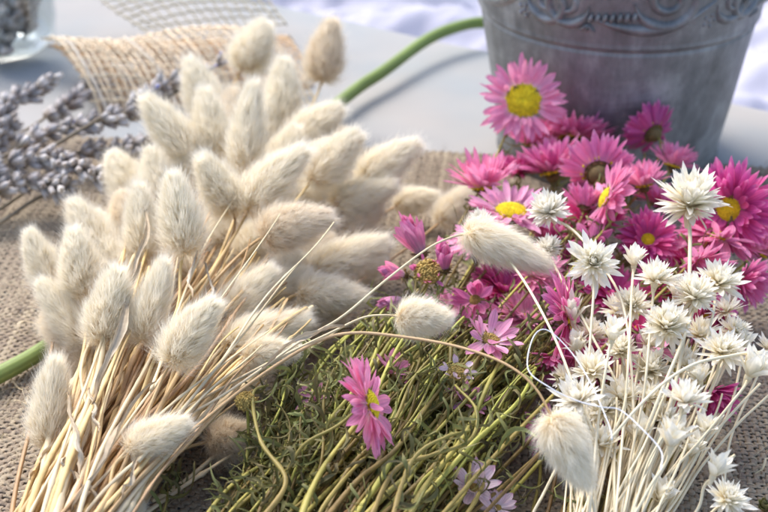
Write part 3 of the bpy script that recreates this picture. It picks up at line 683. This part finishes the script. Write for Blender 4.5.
def petals(g, R, style, r0):
    U_ = rng.uniform
    def ring(n, el, ln, w, curl, z0, cup=.3, jit=.12, wp=(.60, .6), r=None):
        phi = np.arange(n) / n * 6.283 + U_(0, 6) + rng.normal(size=n) * .35 * 6.283 / n
        blades(g, phi, R_(1) * el + rng.normal(size=n) * jit, ln * (1 + rng.normal(size=n) * .09), w * (1 + rng.normal(size=n) * .15), curl + rng.normal(size=n) * .18, (r0 * .85 if r is None else r), z0, rng.normal(size=n) * .45, cup, 8, 5, 0, wp, .35)
    l = R - r0 * .85
    if style == 'open':
        ring(21, 3, l, .225 * l, .15, -.02); ring(21, 12, l * .97, .22 * l, .12, .02); ring(18, 24, l * .86, .20 * l, .05, .05); ring(12, 40, l * .5, .16 * l, 0, .06)
    elif style == 'full':                    # dense, many narrow rays
        for q, (n, e, k) in enumerate([(26, 0, 1.0), (26, 9, .99), (26, 18, .95), (24, 27, .9), (20, 38, .8), (16, 50, .6)]): ring(n, e, l * k, .175 * l, .10, q * .02)
    elif style == 'flat':                    # seen side-on, rays slightly reflexed
        for q, (n, e, k) in enumerate([(22, -8, 1.0), (22, 4, .98), (20, 14, .9), (16, 26, .7)]): ring(n, e, l * k, .30 * l, .05, q * .02)
    elif style == 'cup':
        for q, (n, e, k) in enumerate([(18, 26, 1.0), (18, 40, 1.06), (17, 54, 1.02), (13, 68, .9)]): ring(n, e, l * k * 1.15, .25 * l, .05, q * .02, .4, r=r0 * .6)
    elif style == 'bud':
        for q, (n, e, k) in enumerate([(8, 62, 1.0), (8, 76, 1.1), (7, 86, 1.1), (6, 92, 1.0)]): ring(n, e, l * k * 1.5, .62 * l, .45, q * .03, .55, .08, (.55, .5), r=r0 * .45)
    elif style == 'brush':                   # tight brush of overlapping short rays, back view
        for q, (n, e, k) in enumerate([(26, 52, .75), (30, 42, .9), (30, 31, 1.0), (28, 20, .95)]): ring(n, e, l * k, .22 * l, .18, -q * .04)
        for q, (n, e, k) in enumerate([(18, 45, .7), (16, 60, .6)]): ring(n, e, l * k, .26 * l, .1, .05)
    elif style == 'reflex':
        for q, (n, e, k) in enumerate([(20, -26, 1.0), (20, -14, 1.0), (20, -4, .95), (16, 8, .8)]): ring(n, e, l * k, .27 * l, .18, q * .03 - .05)
    elif style == 'sparse':
        ring(7, 25, l, .42 * l, .5, 0, .5, .35)
        ring(5, 55, l, .40 * l, .6, 0, .5, .3)
    elif style == 'loose':                   # few wide ragged rays
        ring(9, 12, l, .40 * l, .25, 0, .35, .35); ring(7, 30, l * .9, .38 * l, .2, .03, .35, .35)

def calyx(g, r0, R):
    V, Fc, t = ico(14, 8); g.add(V * [r0 * .62, r0 * .62, r0 * .55] - [0, 0, r0 * .32], Fc, None, 0)
    for q, (n, e, k) in enumerate([(12, 10, .55), (14, 24, .45), (12, -14, .35)]):
        blades(g, np.arange(n) / n * 6.283 + q, np.full(n, R_(e)) + rng.normal(size=n) * .12, (R - r0) * k * .8, r0 * .36, .3, r0 * .42, -.05 - q * .05, 0, .35, 5, 3, 0, (.5, .6), .5)

GS = 'pink paper daisies'
LEAFSEG = {}
def leafy(pts, g, per_cm=1.5, L=(.6, 1.5), lo=0.0, hi=1.0, curl=.34, wd=(.06, .18)):
    seg = np.linalg.norm(np.diff(pts, axis=0), axis=1).sum(); n = max(2, int(seg * per_cm * (hi - lo)))
    f = rng.uniform(lo, hi, n) * (len(pts) - 1.001); i = f.astype(int); u = (f - i)[:, None]; p = pts[i] * (1 - u) + pts[i + 1] * u
    T = nrm(pts[0] - pts[-1])                 # leaves point towards the flower
    d = nrm(T * 1.1 + rng.normal(size=(n, 3)) * [.55, .55, .45])
    ribbons(g, p, d, rng.uniform(*L, n), rng.uniform(*wd, n), curl=curl, nt=9, twist=4)

def green_end(px=None):
    return P(rng.uniform(205, 425) if px is None else px, rng.uniform(530, 560), rng.uniform(.6, 3.2))
def daisy(c, d, z, ax, style, pm, label, dr=.36, dm=None, end=None, stem=True, roll=None, leaves=1.0, dh=.35, name='paper_daisy', dstyle=False, via=None):
    C = P(c[0], c[1], z); R = d / 2 / ppc(C); A = dirv(ax); r0 = R * dr
    root = thing(name, C, label, 'daisy', GS); Fm = frame(A, rng.uniform(0, 6))
    g = G(); g.xf = (Fm, C); petals(g, R, style, r0); g.build('petals', pm, root, C)
    if style != 'bud':
        g = G(); g.xf = (Fm, C); disc(g, r0, r0 * dh, dry=dstyle); g.build('disc', dm or M_disc, root, C)
    g = G(); g.xf = (Fm, C); calyx(g, r0 if style != 'bud' else r0 * .8, R); g.build('calyx', M_calyx, root, C)
    if stem:
        e = end if end is not None else green_end(205 + np.clip((c[0] - 400) / 340, 0, 1) * 230 + rng.normal() * 25)
        b = C - A * r0 * .8; g = G()
        pts = bez(b, b - A * 1.6, (b * .5 + e * .5) + [0, 0, rng.uniform(-.6, .6)], e, 30, .15) if via is None else spline([b, b - A * .8, *via, e], 30, .05)
        pts[:, 2] = np.maximum(pts[:, 2], .45)
        tube(g, pts, np.linspace(.05, .075, 30), 6); g.build('stem', M_green, root, C)
        if leaves:
            g = G(); leafy(pts, g, 1.5 * leaves, lo=.15); g.build('leaves', M_leaf, root, C)
    return root
D = daisy
D((523,101),92,6.2,(.04,.16,1),'open',M_pl,'large light pink daisy facing the viewer in front of the bucket',.40,dh=.30)
D((484,186),80,4.6,(-.15,1,.30),'cup',M_pl,'light pink daisy seen from the side, just below the open one',.34)
D((511,212),92,4.8,(.02,.86,.52),'open',M_pv,'lilac pink open daisy just behind the long white bunny tail',.36)
D((572,138),92,3.6,(.15,.95,-.10),'full',M_pm,'deep pink daisy seen from below in front of the bucket base',.3)
D((552,172),82,3.6,(-.25,1,.15),'cup',M_pm,'pink half closed daisy between the open light ones and the back-turned one',.3)
D((598,172),84,5.0,(.0,.55,-.85),'brush',M_pm,'pink daisy turned away, its brown calyx in full view',.40)
D((652,132),68,4.4,(-.45,.62,-.62),'brush',M_pd,'crimson pink daisy turned away against the bucket',.38)
D((606,198),80,5.6,(-.75,.35,.10),'reflex',M_pl,'light pink daisy seen edge-on above the ivory flower facing the viewer',.3)
D((672,166),56,4.2,(.3,1,.1),'cup',M_pl,'small pale pink daisy just behind the big ivory pompom',.3)
D((729,209),102,5.4,(-.42,-.05,.9),'full',M_pd,'large crimson daisy with a yellow disc beside the linen cloth',.27,dh=.3)
D((722,238),96,4.4,(.22,.96,.12),'reflex',M_pl,'pink daisy under the large crimson one, disc seen edge-on',.32)
D((568,317),98,5.0,(.93,.12,.22),'reflex',M_pm,'bright pink daisy in profile left of the ivory flowers',.3,dh=.3)
D((370,404),104,5.8,(.93,.33,.13),'reflex',M_pl,'pink and white daisy in profile lying alone on the green stems',.32,dh=.4)
D((421,252),66,5.0,(-.50,1,.25),'bud',M_pl,'large pink bud nearest the bunny tails',.34)
D((445,268),50,5.2,(-.1,1,.5),'bud',M_pm,'pink bud beside the brown seed head',.34,name='paper_daisy')
D((428,272),44,4.9,(.0,.5,.9),'sparse',M_pm,'spent daisy with a brown knobbly seed head and pink petal rags',.62,M_discb,dh=.5,dstyle=True)
D((404,275),42,4.4,(-1,.2,.3),'bud',M_pl,'small pink bud pointing at the bunny tails',.34)
D((402,300),40,3.6,(-.9,-.2,.4),'bud',M_pv,'faded pink bud low among green stems',.34)
D((480,240),72,4.4,(-.35,.8,.5),'open',M_pv,'lilac daisy half under the long white bunny tail',.3)
D((490,340),72,4.6,(.25,.75,.5),'loose',M_pv,'ragged pale lilac daisy on the green stems below the long bunny tail',.26,M_discb,dstyle=True)
D((458,372),42,4.8,(.0,.7,.7),'sparse',M_pw,'dried yellowish daisy centre on the green stems',.5,M_discb,dh=.6,dstyle=True)
D((466,402),50,3.4,(.3,.6,.5),'loose',M_pv,'small mauve daisy sunk among the green stems',.2,M_discb)
D((474,488),62,2.6,(.1,.6,.8),'loose',M_pw,'pale pink and white blossom at the bottom beside the green stems',.18,M_discb,stem=True,end=P(440,560,1))
D((498,508),40,1.8,(.2,.6,.8),'loose',M_pw,'tiny pink blossom on the burlap at the bottom edge',.2,M_discb,end=P(470,560,1))
D((722,322),86,3.4,(.85,.35,.25),'flat',M_pd,'crimson daisy pointing towards the bare burlap on the ivory side',.26,end=P(640,540,1))
D((648,240),66,4.2,(-.1,.4,.9),'full',M_pd,'crimson daisy with yellow disc partly behind the ivory pompom',.24)
D((760,250),70,3.4,(.6,.6,.4),'cup',M_pl,'pink daisy cut by the frame edge under the crimson one',.3)
D((590,222),80,3.8,(-.2,.8,.5),'full',M_pd,'deep crimson daisy behind the small ivory flower near the bunny tail',.2)
D((550,240),74,3.4,(.2,.8,.5),'cup',M_pm,'pink daisy in the shade between the lilac one and ivory one',.3)
D((606,128),66,3.0,(.3,.9,.0),'full',M_pm,'pink daisy right against the dark bucket wall',.3)
D((520,172),66,3.2,(-.1,.95,.2),'full',M_pd,'crimson daisy glimpsed between the two light pink ones',.2)
D((660,205),70,3.6,(.4,.8,.2),'full',M_pm,'pink daisy immediately behind the ivory pompom stem',.2)
D((668,290),76,2.8,(.3,.7,.5),'full',M_pd,'crimson daisy in shade beneath the ivory flowers',.2,end=P(560,540,1))
D((612,296),76,2.6,(.1,.7,.5),'full',M_pd,'deep pink daisy beneath the ivory lily-shaped flowers',.2,end=P(540,540,1))
D((616,372),70,2.6,(-.2,.5,.8),'full',M_pm,'pink daisy glimpsed between ivory stems',.2,end=P(560,540,1))
D((712,392),56,2.4,(.2,-.6,.6),'cup',M_pd,'crimson daisy hanging under an ivory flower over the burlap',.2,end=P(640,540,1))
D((550,356),56,3.4,(-.1,-.8,.5),'cup',M_pm,'pink daisy hanging below the bright profile one',.2)
D((545,432),56,1.8,(-.2,.5,.7),'loose',M_pm,'pink rags of a daisy behind the upside-down bunny tail',.2,M_discb,end=P(520,560,1))
D((505,290),80,2.6,(.1,.8,.5),'full',M_pd,'deep rose daisy in the shade under the long white bunny tail',.2)
D((450,318),70,2.4,(-.1,.8,.5),'full',M_pv,'mauve daisy under the round white bunny tail',.2)
D((526,318),70,2.8,(.1,.8,.5),'full',M_pv,'mauve daisy sunk behind the bright profile one',.2)
D((570,272),80,2.6,(.1,.8,.5),'full',M_pm,'rosy daisy directly below the small ivory flowers',.2)
D((640,330),74,2.2,(.1,.8,.5),'full',M_pd,'crimson daisy low behind the ivory flower heads',.2,end=P(560,540,1))
D((600,430),60,1.5,(.1,.8,.5),'full',M_pd,'crimson daisy low behind the upside-down bunny tail and ivory stems',.2,end=P(560,540,1))
D((690,262),70,3.0,(.1,.8,.5),'full',M_pd,'crimson daisy low behind the stem of the ivory pompom',.2,end=P(580,540,1))
D((644,186),60,5.0,(-.2,1,.1),'cup',M_pl,'pale pink half open daisy between the crimson back-turned one and the ivory pompom',.28)
D((586,206),58,4.8,(.4,.8,-.3),'brush',M_pm,'small pink daisy nodding away under the larger back-turned one',.3)
D((532,146),58,3.4,(.1,1,.0),'cup',M_pm,'pink daisy tucked right under the big light pink one',.25)
D((700,262),62,4.6,(.2,-.5,.8),'cup',M_pl,'drooping pink daisy to the right of the ivory pompom stem',.25)
D((592,245),56,4.2,(-.3,-.3,.9),'loose',M_pm,'crumpled pink daisy between two ivory flower stems',.22,M_discb)
D((583,345),58,3.6,(.2,-.7,.6),'cup',M_pm,'drooping pink daisy under the cup-shaped cream flower',.22)
D((645,352),60,3.2,(-.2,.4,.8),'loose',M_pl,'ragged light pink daisy seen between dense ivory heads',.22,M_discb,end=P(570,540,1))
D((704,318),66,3.8,(.5,-.2,.8),'full',M_pm,'pink daisy behind the frilly ivory flower by the burlap',.22,end=P(600,540,1))
D((664,402),60,2.6,(.1,.2,.8),'loose',M_pd,'crumpled crimson daisy low in the middle of the ivory stems',.22,M_discb,end=P(590,540,1))
D((742,280),60,3.4,(.5,-.3,.6),'cup',M_pm,'pink daisy drooping onto the burlap beside the frilly ivory flower',.22)
D((475,300),56,3.8,(-.2,.3,.8),'loose',M_pm,'crumpled pink daisy just under the long white bunny tail',.22,M_discb)
D((535,275),58,4.0,(.3,.5,.7),'cup',M_pl,'light pink daisy at the lower edge of the long white bunny tail',.22)
D((392,372),48,3.4,(.4,.8,.5),'loose',M_pv,'mauve petals caught under the arching straw',.2,M_discb)
D((314,398),40,3.6,(-.6,.3,.5),'loose',M_pv,'small mauve daisy left of the profile daisy on green stems',.2,M_discb)
D((246,402),28,4.6,(.0,.6,.8),'sparse',M_discb,'small dried yellow flower between the bunny tails and green leaves',.75,M_discb,dh=.9,end=P(235,540,2),dstyle=True)
D((765,508),26,1.2,(-.3,.6,.8),'bud',M_leaf,'yellow-green bud tip peeping in at the bottom corner',.4,end=P(820,560,.6),leaves=0)

# extra leafy stems filling the green bundle
def gstem(a, z, e, label='olive green daisy stem with curled narrow leaves in the bundle', r=.09, dens=.72, up=.3):
    p0 = P(a[0], a[1], z); root = thing('leafy_stem', p0, label, 'leafy stem', 'olive green stems of the daisy bundle')
    d = e - p0; g = G(); pts = bez(p0, p0 + d * .3 + rng.normal(size=3) * .35 + [0, 0, up], p0 + d * .68 + rng.normal(size=3) * .35, e, 32, .22); pts[:, 2] = np.maximum(pts[:, 2], .45)
    tube(g, pts, np.linspace(r * .6, r * 1.2, 32) * (1 + .08 * rng.normal(size=32)), 6); g.build('stem', M_green, root, p0)
    g = G(); leafy(pts, g, dens); g.build('leaves', M_leaf, root, p0)
for i in range(185):
    u = rng.random(); v = rng.random()
    a = (372 + 175 * u + rng.normal() * 10, 300 + 20 * u + 62 * v * (1 if u > .2 else .6)); ex = 205 + 225 * (.75 * u + .25 * v) + rng.normal() * 16
    gstem(a, rng.uniform(.8, 4.4), P(ex, rng.uniform(528, 560), rng.uniform(.6, 3.6)), r=rng.choice([.05, .075, .105]))
for i in range(22):                                     # shorter sprigs at the left flank of the bundle
    a = (rng.uniform(262, 345), rng.uniform(345, 430)); gstem(a, rng.uniform(2.2, 4.6), P(rng.uniform(205, 300), rng.uniform(528, 560), rng.uniform(.8, 3)), 'short leafy green sprig on the flank of the daisy bundle next to the bunny tails', .06, 3.2)
gstem((176, 490), 1.2, P(160, 560, .6), 'little green leafy tip on the burlap under the straw ends', .05, 5)
g0 = [((268,385),[(252,395),(262,440),(285,480),(262,520)],4.8),((455,385),[(478,410),(470,440),(430,455),(395,470),(370,520)],4.9),((470,430),[(452,436),(420,452),(404,480),(392,520)],5.0)]
for a, ctrl, z in g0:
    root = thing('leafy_stem', P(*a, z), ['hooked olive stem at the outer edge beside the dried yellow flower', 'looping olive stem on top of the bundle', 'bent olive stem over the middle of the bundle'][g0.index((a, ctrl, z))], 'leafy stem', 'olive green stems of the daisy bundle')
    pts = spline([P(*a, z)] + [P(*q, z - .25 * k) for k, q in enumerate(ctrl)], 40, .04); g = G(); tube(g, pts, np.linspace(.045, .095, 40) * (1 + .12 * rng.normal(size=40)), 8, rnd=.42); g.build('stem', M_green, root, P(*a, z))
    g = G(); leafy(pts, g, 1.8); g.build('leaves', M_leaf, root, P(*a, z))

# ------------------------------------------------------------------ ivory flowers
def white_head(g, R, style):
    def ring(n, el, ln, w, z0=0.0, r=.08, curl=.1, cup=.35, jit=.1, wp=(.52, .68)):
        n = int(n); phi = np.arange(n) / n * 6.283 + rng.uniform(0, 6) + rng.normal(size=n) * .12
        blades(g, phi, R_(el) + rng.normal(size=n) * jit, ln * (1 + rng.normal(size=n) * .13), w * (1 + rng.normal(size=n) * .18), curl + rng.normal(size=n) * .25, r * R, z0 * R, rng.normal(size=n) * .5, cup, 6, 5, 0, wp, .55, .012)
    if style == 'pompom':
        for n, e, l, z in [(12, -20, .75, -.10), (18, 0, .90, -.05), (22, 14, .98, 0), (22, 28, 1.0, .05), (20, 42, .98, .1), (18, 55, .96, .15), (14, 68, .96, .2), (9, 82, .92, .2)]:
            ring(n, e, R * l, R * .25, z, .12, jit=.26)
    elif style == 'face':
        for n, e, l, z in [(13, 2, 1.05, -.1), (16, 14, 1.0, -.05), (20, 28, .92, 0), (22, 42, .80, .05), (20, 56, .70, .1), (16, 70, .64, .12), (10, 82, .6, .15)]:
            ring(n, e, R * l, R * (.28 if e < 20 else .18), z, .12, jit=.22)
    elif style == 'star':
        for n, e, l, z in [(11, 12, 1.05, 0), (12, 28, 1.1, 0), (12, 44, 1.05, .05), (10, 60, 1.0, .05), (8, 74, .95, .1)]:
            ring(n, e, R * l, R * .26, z, .14, jit=.2)
    elif style == 'lily':
        for n, e, l, z in [(6, 52, 1.25, -.15), (6, 62, 1.35, -.1), (6, 72, 1.35, -.05), (5, 82, 1.2, 0)]:
            ring(n, e, R * l, R * .55, z, .12, -.15, .45)
    V, Fc, t = ico(10, 7); g.add(V * [R * .20, R * .20, R * .30] - [0, 0, R * .16], Fc, np.zeros((len(V), 3)) + [.1, .5, .5])
    q = np.linspace(0, 1, 6); an = np.arange(8) / 8 * 6.283; rr = R * (.19 - .11 * q)
    g.add(np.stack([rr[:, None] * np.cos(an), rr[:, None] * np.sin(an), (-R * .2 - q * R * .5)[:, None] * np.ones(8)], -1), grid_faces(1, 6, 8, True), np.zeros((48, 3)) + [.15, .5, .5])
GW = 'ivory everlasting flowers'
def ivory(c, d, z, ax, style, label, via=None, ex=None, m=None, sr=.046):
    C = P(c[0], c[1], z); R = d / 2 / ppc(C) * .88; A = dirv(ax); root = thing('ivory_everlasting', C, label, 'white flower', GW)
    g = G(); g.xf = (frame(A, rng.uniform(0, 6)), C); white_head(g, R, style); g.build('flower_head', m or M_white, root, C)
    e = P(ex if ex is not None else 602 + (c[0] - 630) * .32 + rng.normal() * 9, rng.uniform(540, 575), np.clip(z * .35 + rng.uniform(.0, 1.2), .6, 3.2))
    b = C - A * R * .3; g = G()
    if via: pts = spline([b, *[P(*v) for v in via], e], 34, .03)
    else:
        D_ = np.linalg.norm(e - b); dn = nrm(e - b); pts = bez(b, b + nrm(-A + dn * 1.2) * D_ * .25, b + (e - b) * .7 + rng.normal(size=3) * .35, e, 28, .08)
    pts[:, 2] = np.maximum(pts[:, 2], .4)
    tube(g, pts, np.linspace(sr * 1.15, sr, len(pts)), 7); g.build('stem', M_wstem, root, C)
W = ivory
W((690,206),76,7.6,(.05,.95,.35),'pompom','largest ivory pompom flower in front of the crimson daisy',via=[(690,250,6.8),(688,310,6),(672,400,4.4),(640,480,3)],sr=.07)
W((550,213),46,7.2,(-.45,.8,.5),'pompom','white fluffy flower above the long bunny tail, leaning towards it',via=[(575,232,6.9),(600,262,6.6),(625,310,6),(634,400,4.6),(630,480,3)],m=M_whitec)
W((593,263),58,7.2,(0,.3,1),'face','ivory flower squarely facing the viewer',via=[(594,292,6.6),(590,360,5.4),(584,440,4)])
W((481,226),34,6.6,(-.2,.9,.4),'pompom','white frilly flower peeping out behind the long bunny tail',via=[(518,272,6.3),(548,325,6),(575,390,5),(598,460,3.6)],m=M_whitec)
W((548,250),32,6.2,(.1,.8,.5),'pompom','small white flower at the tip of the long bunny tail',via=[(562,280,6),(592,335,5.4),(620,390,4.6),(640,460,3.4)],m=M_whitec)
W((634,264),34,6.8,(.05,1,.15),'lily','lily-shaped ivory flower standing upright above the rest',via=[(632,290,6.4),(628,360,5.4),(622,440,4)])
W((655,281),46,6.8,(.1,1,.35),'star','spiky star-shaped ivory flower on a straight stem beside the upright lily-shaped one',via=[(652,310,6.2),(644,390,5),(628,470,3.4)])
W((573,318),40,5.4,(-.1,1,.3),'lily','cream cup-shaped flower right beside the bright pink profile daisy',via=[(588,350,5),(615,410,4),(640,470,3)])
W((632,306),46,5.8,(-.1,.7,.7),'face','spiky ivory flower under the upright lily-shaped one')
W((695,298),52,6.4,(-.15,.9,.45),'pompom','dense ivory pompom below the stem of the largest one',via=[(682,340,5.8),(655,410,4.6),(632,480,3)],sr=.06)
W((718,283),56,6.2,(.2,.75,.6),'face','frilly ivory flower next to the crimson daisy by the burlap',via=[(712,320,5.8),(690,390,4.4),(650,470,3)])
W((666,328),54,5.8,(0,.75,.65),'pompom','dense ivory pompom in the middle of the white bunch')
W((612,338),38,6.4,(.15,1,.2),'lily','tulip-shaped ivory flower in the middle of the white stems',via=[(606,370,5.8),(596,440,4.2)])
W((577,350),36,4.6,(-.2,.9,.3),'lily','cream flower below the cup-shaped one, close to the pink daisy')
W((592,372),50,5.0,(-.1,.8,.6),'star','ragged ivory flower low beside the green stems')
W((722,352),54,5.4,(.1,.8,.6),'face','full ivory flower over the burlap above the cup-shaped one')
W((750,374),50,5.2,(.35,.9,.4),'lily','open cup-shaped ivory flower nearest the frame edge',via=[(738,395,5),(700,440,3.8),(660,490,2.6)])
W((683,366),42,4.6,(.1,.9,.5),'star','ivory star flower behind the tangle of stems')
W((622,398),46,4.2,(-.1,.8,.5),'star','ivory flower crossed by the white thread')
W((578,402),52,5.0,(-.3,.8,.5),'star','ivory flower just above the upside-down bunny tail',m=M_whitec)
W((684,402),50,6.4,(.15,1,.35),'star','crisp star-shaped white flower standing in front low down',via=[(678,425,6),(662,465,4.6)],m=M_whitec)
W((671,444),46,5.4,(.15,1,.25),'lily','broad lily-shaped flower under the crisp star')
W((714,474),42,4.6,(.35,1,.2),'lily','closed ivory bud-like flower low over the burlap',via=[(704,488,4),(690,520,3)])
W((727,500),48,2.8,(.3,.7,.6),'face','shaded ivory flower at the bottom near the burlap',ex=660)
W((640,436),40,3.6,(0,.9,.4),'lily','ivory flower low among the stems beside the white thread')
W((602,446),44,3.6,(.1,.9,.4),'star','ivory flower beside the upside-down bunny tail')
W((768,350),34,3.6,(.4,.8,.4),'star','small ivory flower cut by the frame edge above the cup-shaped one',ex=720)
W((704,432),36,3.4,(.2,1,.2),'lily','narrow ivory flower in shade over the burlap')
W((650,372),48,4.4,(0,.8,.5),'pompom','ivory pompom half hidden by the central stems')
W((700,336),42,4.6,(.1,.8,.5),'star','ivory flower between the two dense pompoms')
W((566,380),36,3.4,(-.2,.8,.5),'star','ivory flower deepest beside the green stems')
W((735,332),40,4.2,(.3,.8,.5),'face','ivory flower behind the full one over the burlap')
W((660,500),40,2.4,(.2,.9,.4),'lily','ivory flower at the bottom of the stem fan')
W((618,312),38,4.4,(-.1,.8,.5),'star','ivory flower tucked behind the tulip-shaped one')
for q, (a, b, zz) in enumerate([(650,398,4.2),(700,380,4.6),(605,412,4.0),(648,345,4.8),(676,296,4.6),(590,336,4.0),(726,312,4.4),(742,348,3.8),(622,352,5.0),(664,420,3.8),(692,452,3.0),(585,425,3.4)]):
    W((a, b), 36, zz, (rng.uniform(-.3, .3), .9, .4), ['star', 'lily', 'pompom'][q % 3], 'small ivory flower crowded in among the larger heads of the white bunch')
for i in range(70):
    px = rng.uniform(575, 735); py = rng.uniform(330, 420); z = rng.uniform(1.2, 5); g = G()
    a = P(px, py, z); e = P(598 + (px - 640) * .42 + rng.normal() * 8, rng.uniform(540, 570), max(.6, z * .5))
    tube(g, bez(a, a + (e - a) * .3 + rng.normal(size=3) * .3, a + (e - a) * .7 + rng.normal(size=3) * .3, e, 24, .08), rng.uniform(.033, .052), 6)
    tag(g.build('ivory_stalk', M_wstem, None, e), 'slender bare ivory stem in the fan of white flower stems', 'flower stem', 'bare ivory stems of the white flower fan')
for ctrl, l in [([(768,352,5.4),(735,355,6),(700,362,6.3),(670,378,6.3),(640,405,6),(610,440,5)], 'thin ivory stem arching sideways across the white bunch'),
                ([(760,384,3.6),(735,410,3.4),(700,450,3),(655,520,2)], 'ivory stem slanting over the bare burlap'),
                ([(768,396,2.6),(742,420,2.6),(705,462,2.4),(668,520,2)], 'lowest ivory stem slanting over the bare burlap'),
                ([(563,455,3.2),(545,490,2.6),(530,520,2)], 'ivory stem end sticking out below the upside-down bunny tail'),
                ([(735,455,4.6),(727,462,4.5),(716,470,4.4)], 'cut ivory stem tip beside the closed low flower')]:
    g = G(); tube(g, spline([P(*q) for q in ctrl], 28, .03), .055, 6); tag(g.build('ivory_stalk', M_wstem, None, P(*ctrl[-1])), l, 'flower stem')
g = G(); th = [(661,470,6.6),(661,451,6.6),(642,429,6.8),(620,410,6.9),(601,407,7),(575,400,7),(549,387,7.2),(528,369,7.3),(533,338,7.5),(547,330,7.6),(571,352,7.2),(590,382,7),(609,425,6.6),(612,440,6.4)]
tube(g, spline([P(*q) for q in th], 90), .019, 5); tag(g.build('white_thread', M_thread, None, P(*th[0])), 'thin kinked white thread looping over the ivory stems', 'thread')

# ------------------------------------------------------------------ light, camera, render settings
w = bpy.data.worlds.new('World'); sc.world = w; w.use_nodes = True; nt = w.node_tree
sky = nt.nodes.new('ShaderNodeTexSky'); sky.sky_type = 'NISHITA'; sky.sun_disc = False
SE, SAZ = R_(52), R_(-35)                   # sun elevation; azimuth from +Y towards +X
sky.sun_elevation = SE; sky.sun_rotation = SAZ; sky.air_density = 1.0; sky.dust_density = 3.0; sky.ozone_density = .6
bg = nt.nodes['Background']; nt.links.new(sky.outputs[0], bg.inputs[0]); bg.inputs[1].default_value = .135
L = bpy.data.lights.new('sun', 'SUN'); L.energy = 1.5; L.angle = R_(30); L.color = (1, .965, .92)
lo = bpy.data.objects.new('sun', L); COL.objects.link(lo)
sd = Vector((math.sin(SAZ) * math.cos(SE), math.cos(SAZ) * math.cos(SE), math.sin(SE)))
lo.rotation_euler = sd.to_track_quat('Z', 'Y').to_euler()
cam = bpy.data.cameras.new('camera'); co = bpy.data.objects.new('camera', cam); COL.objects.link(co); sc.camera = co
co.location = Vector(CAM * U); co.rotation_euler = (math.pi / 2 - PITCH, 0, 0)
cam.sensor_width = 36; cam.lens = 18 / math.tan(R_(15)); cam.clip_start = .01; cam.clip_end = 50
cam.dof.use_dof = True; cam.dof.focus_distance = .515; cam.dof.aperture_fstop = 14.5
vs = sc.view_settings; vs.view_transform = 'Standard'; vs.look = 'None'; vs.gamma = 1; vs.exposure = 1.2
sc.render.engine = 'CYCLES'; sc.cycles.use_denoising = True
try: sc.cycles.denoiser = 'OPENIMAGEDENOISE'
except Exception: pass
sc.cycles.max_bounces = 12; sc.cycles.diffuse_bounces = 8; sc.cycles.transmission_bounces = 8; sc.cycles.transparent_max_bounces = 8; sc.cycles.caustics_reflective = False; sc.cycles.caustics_refractive = False
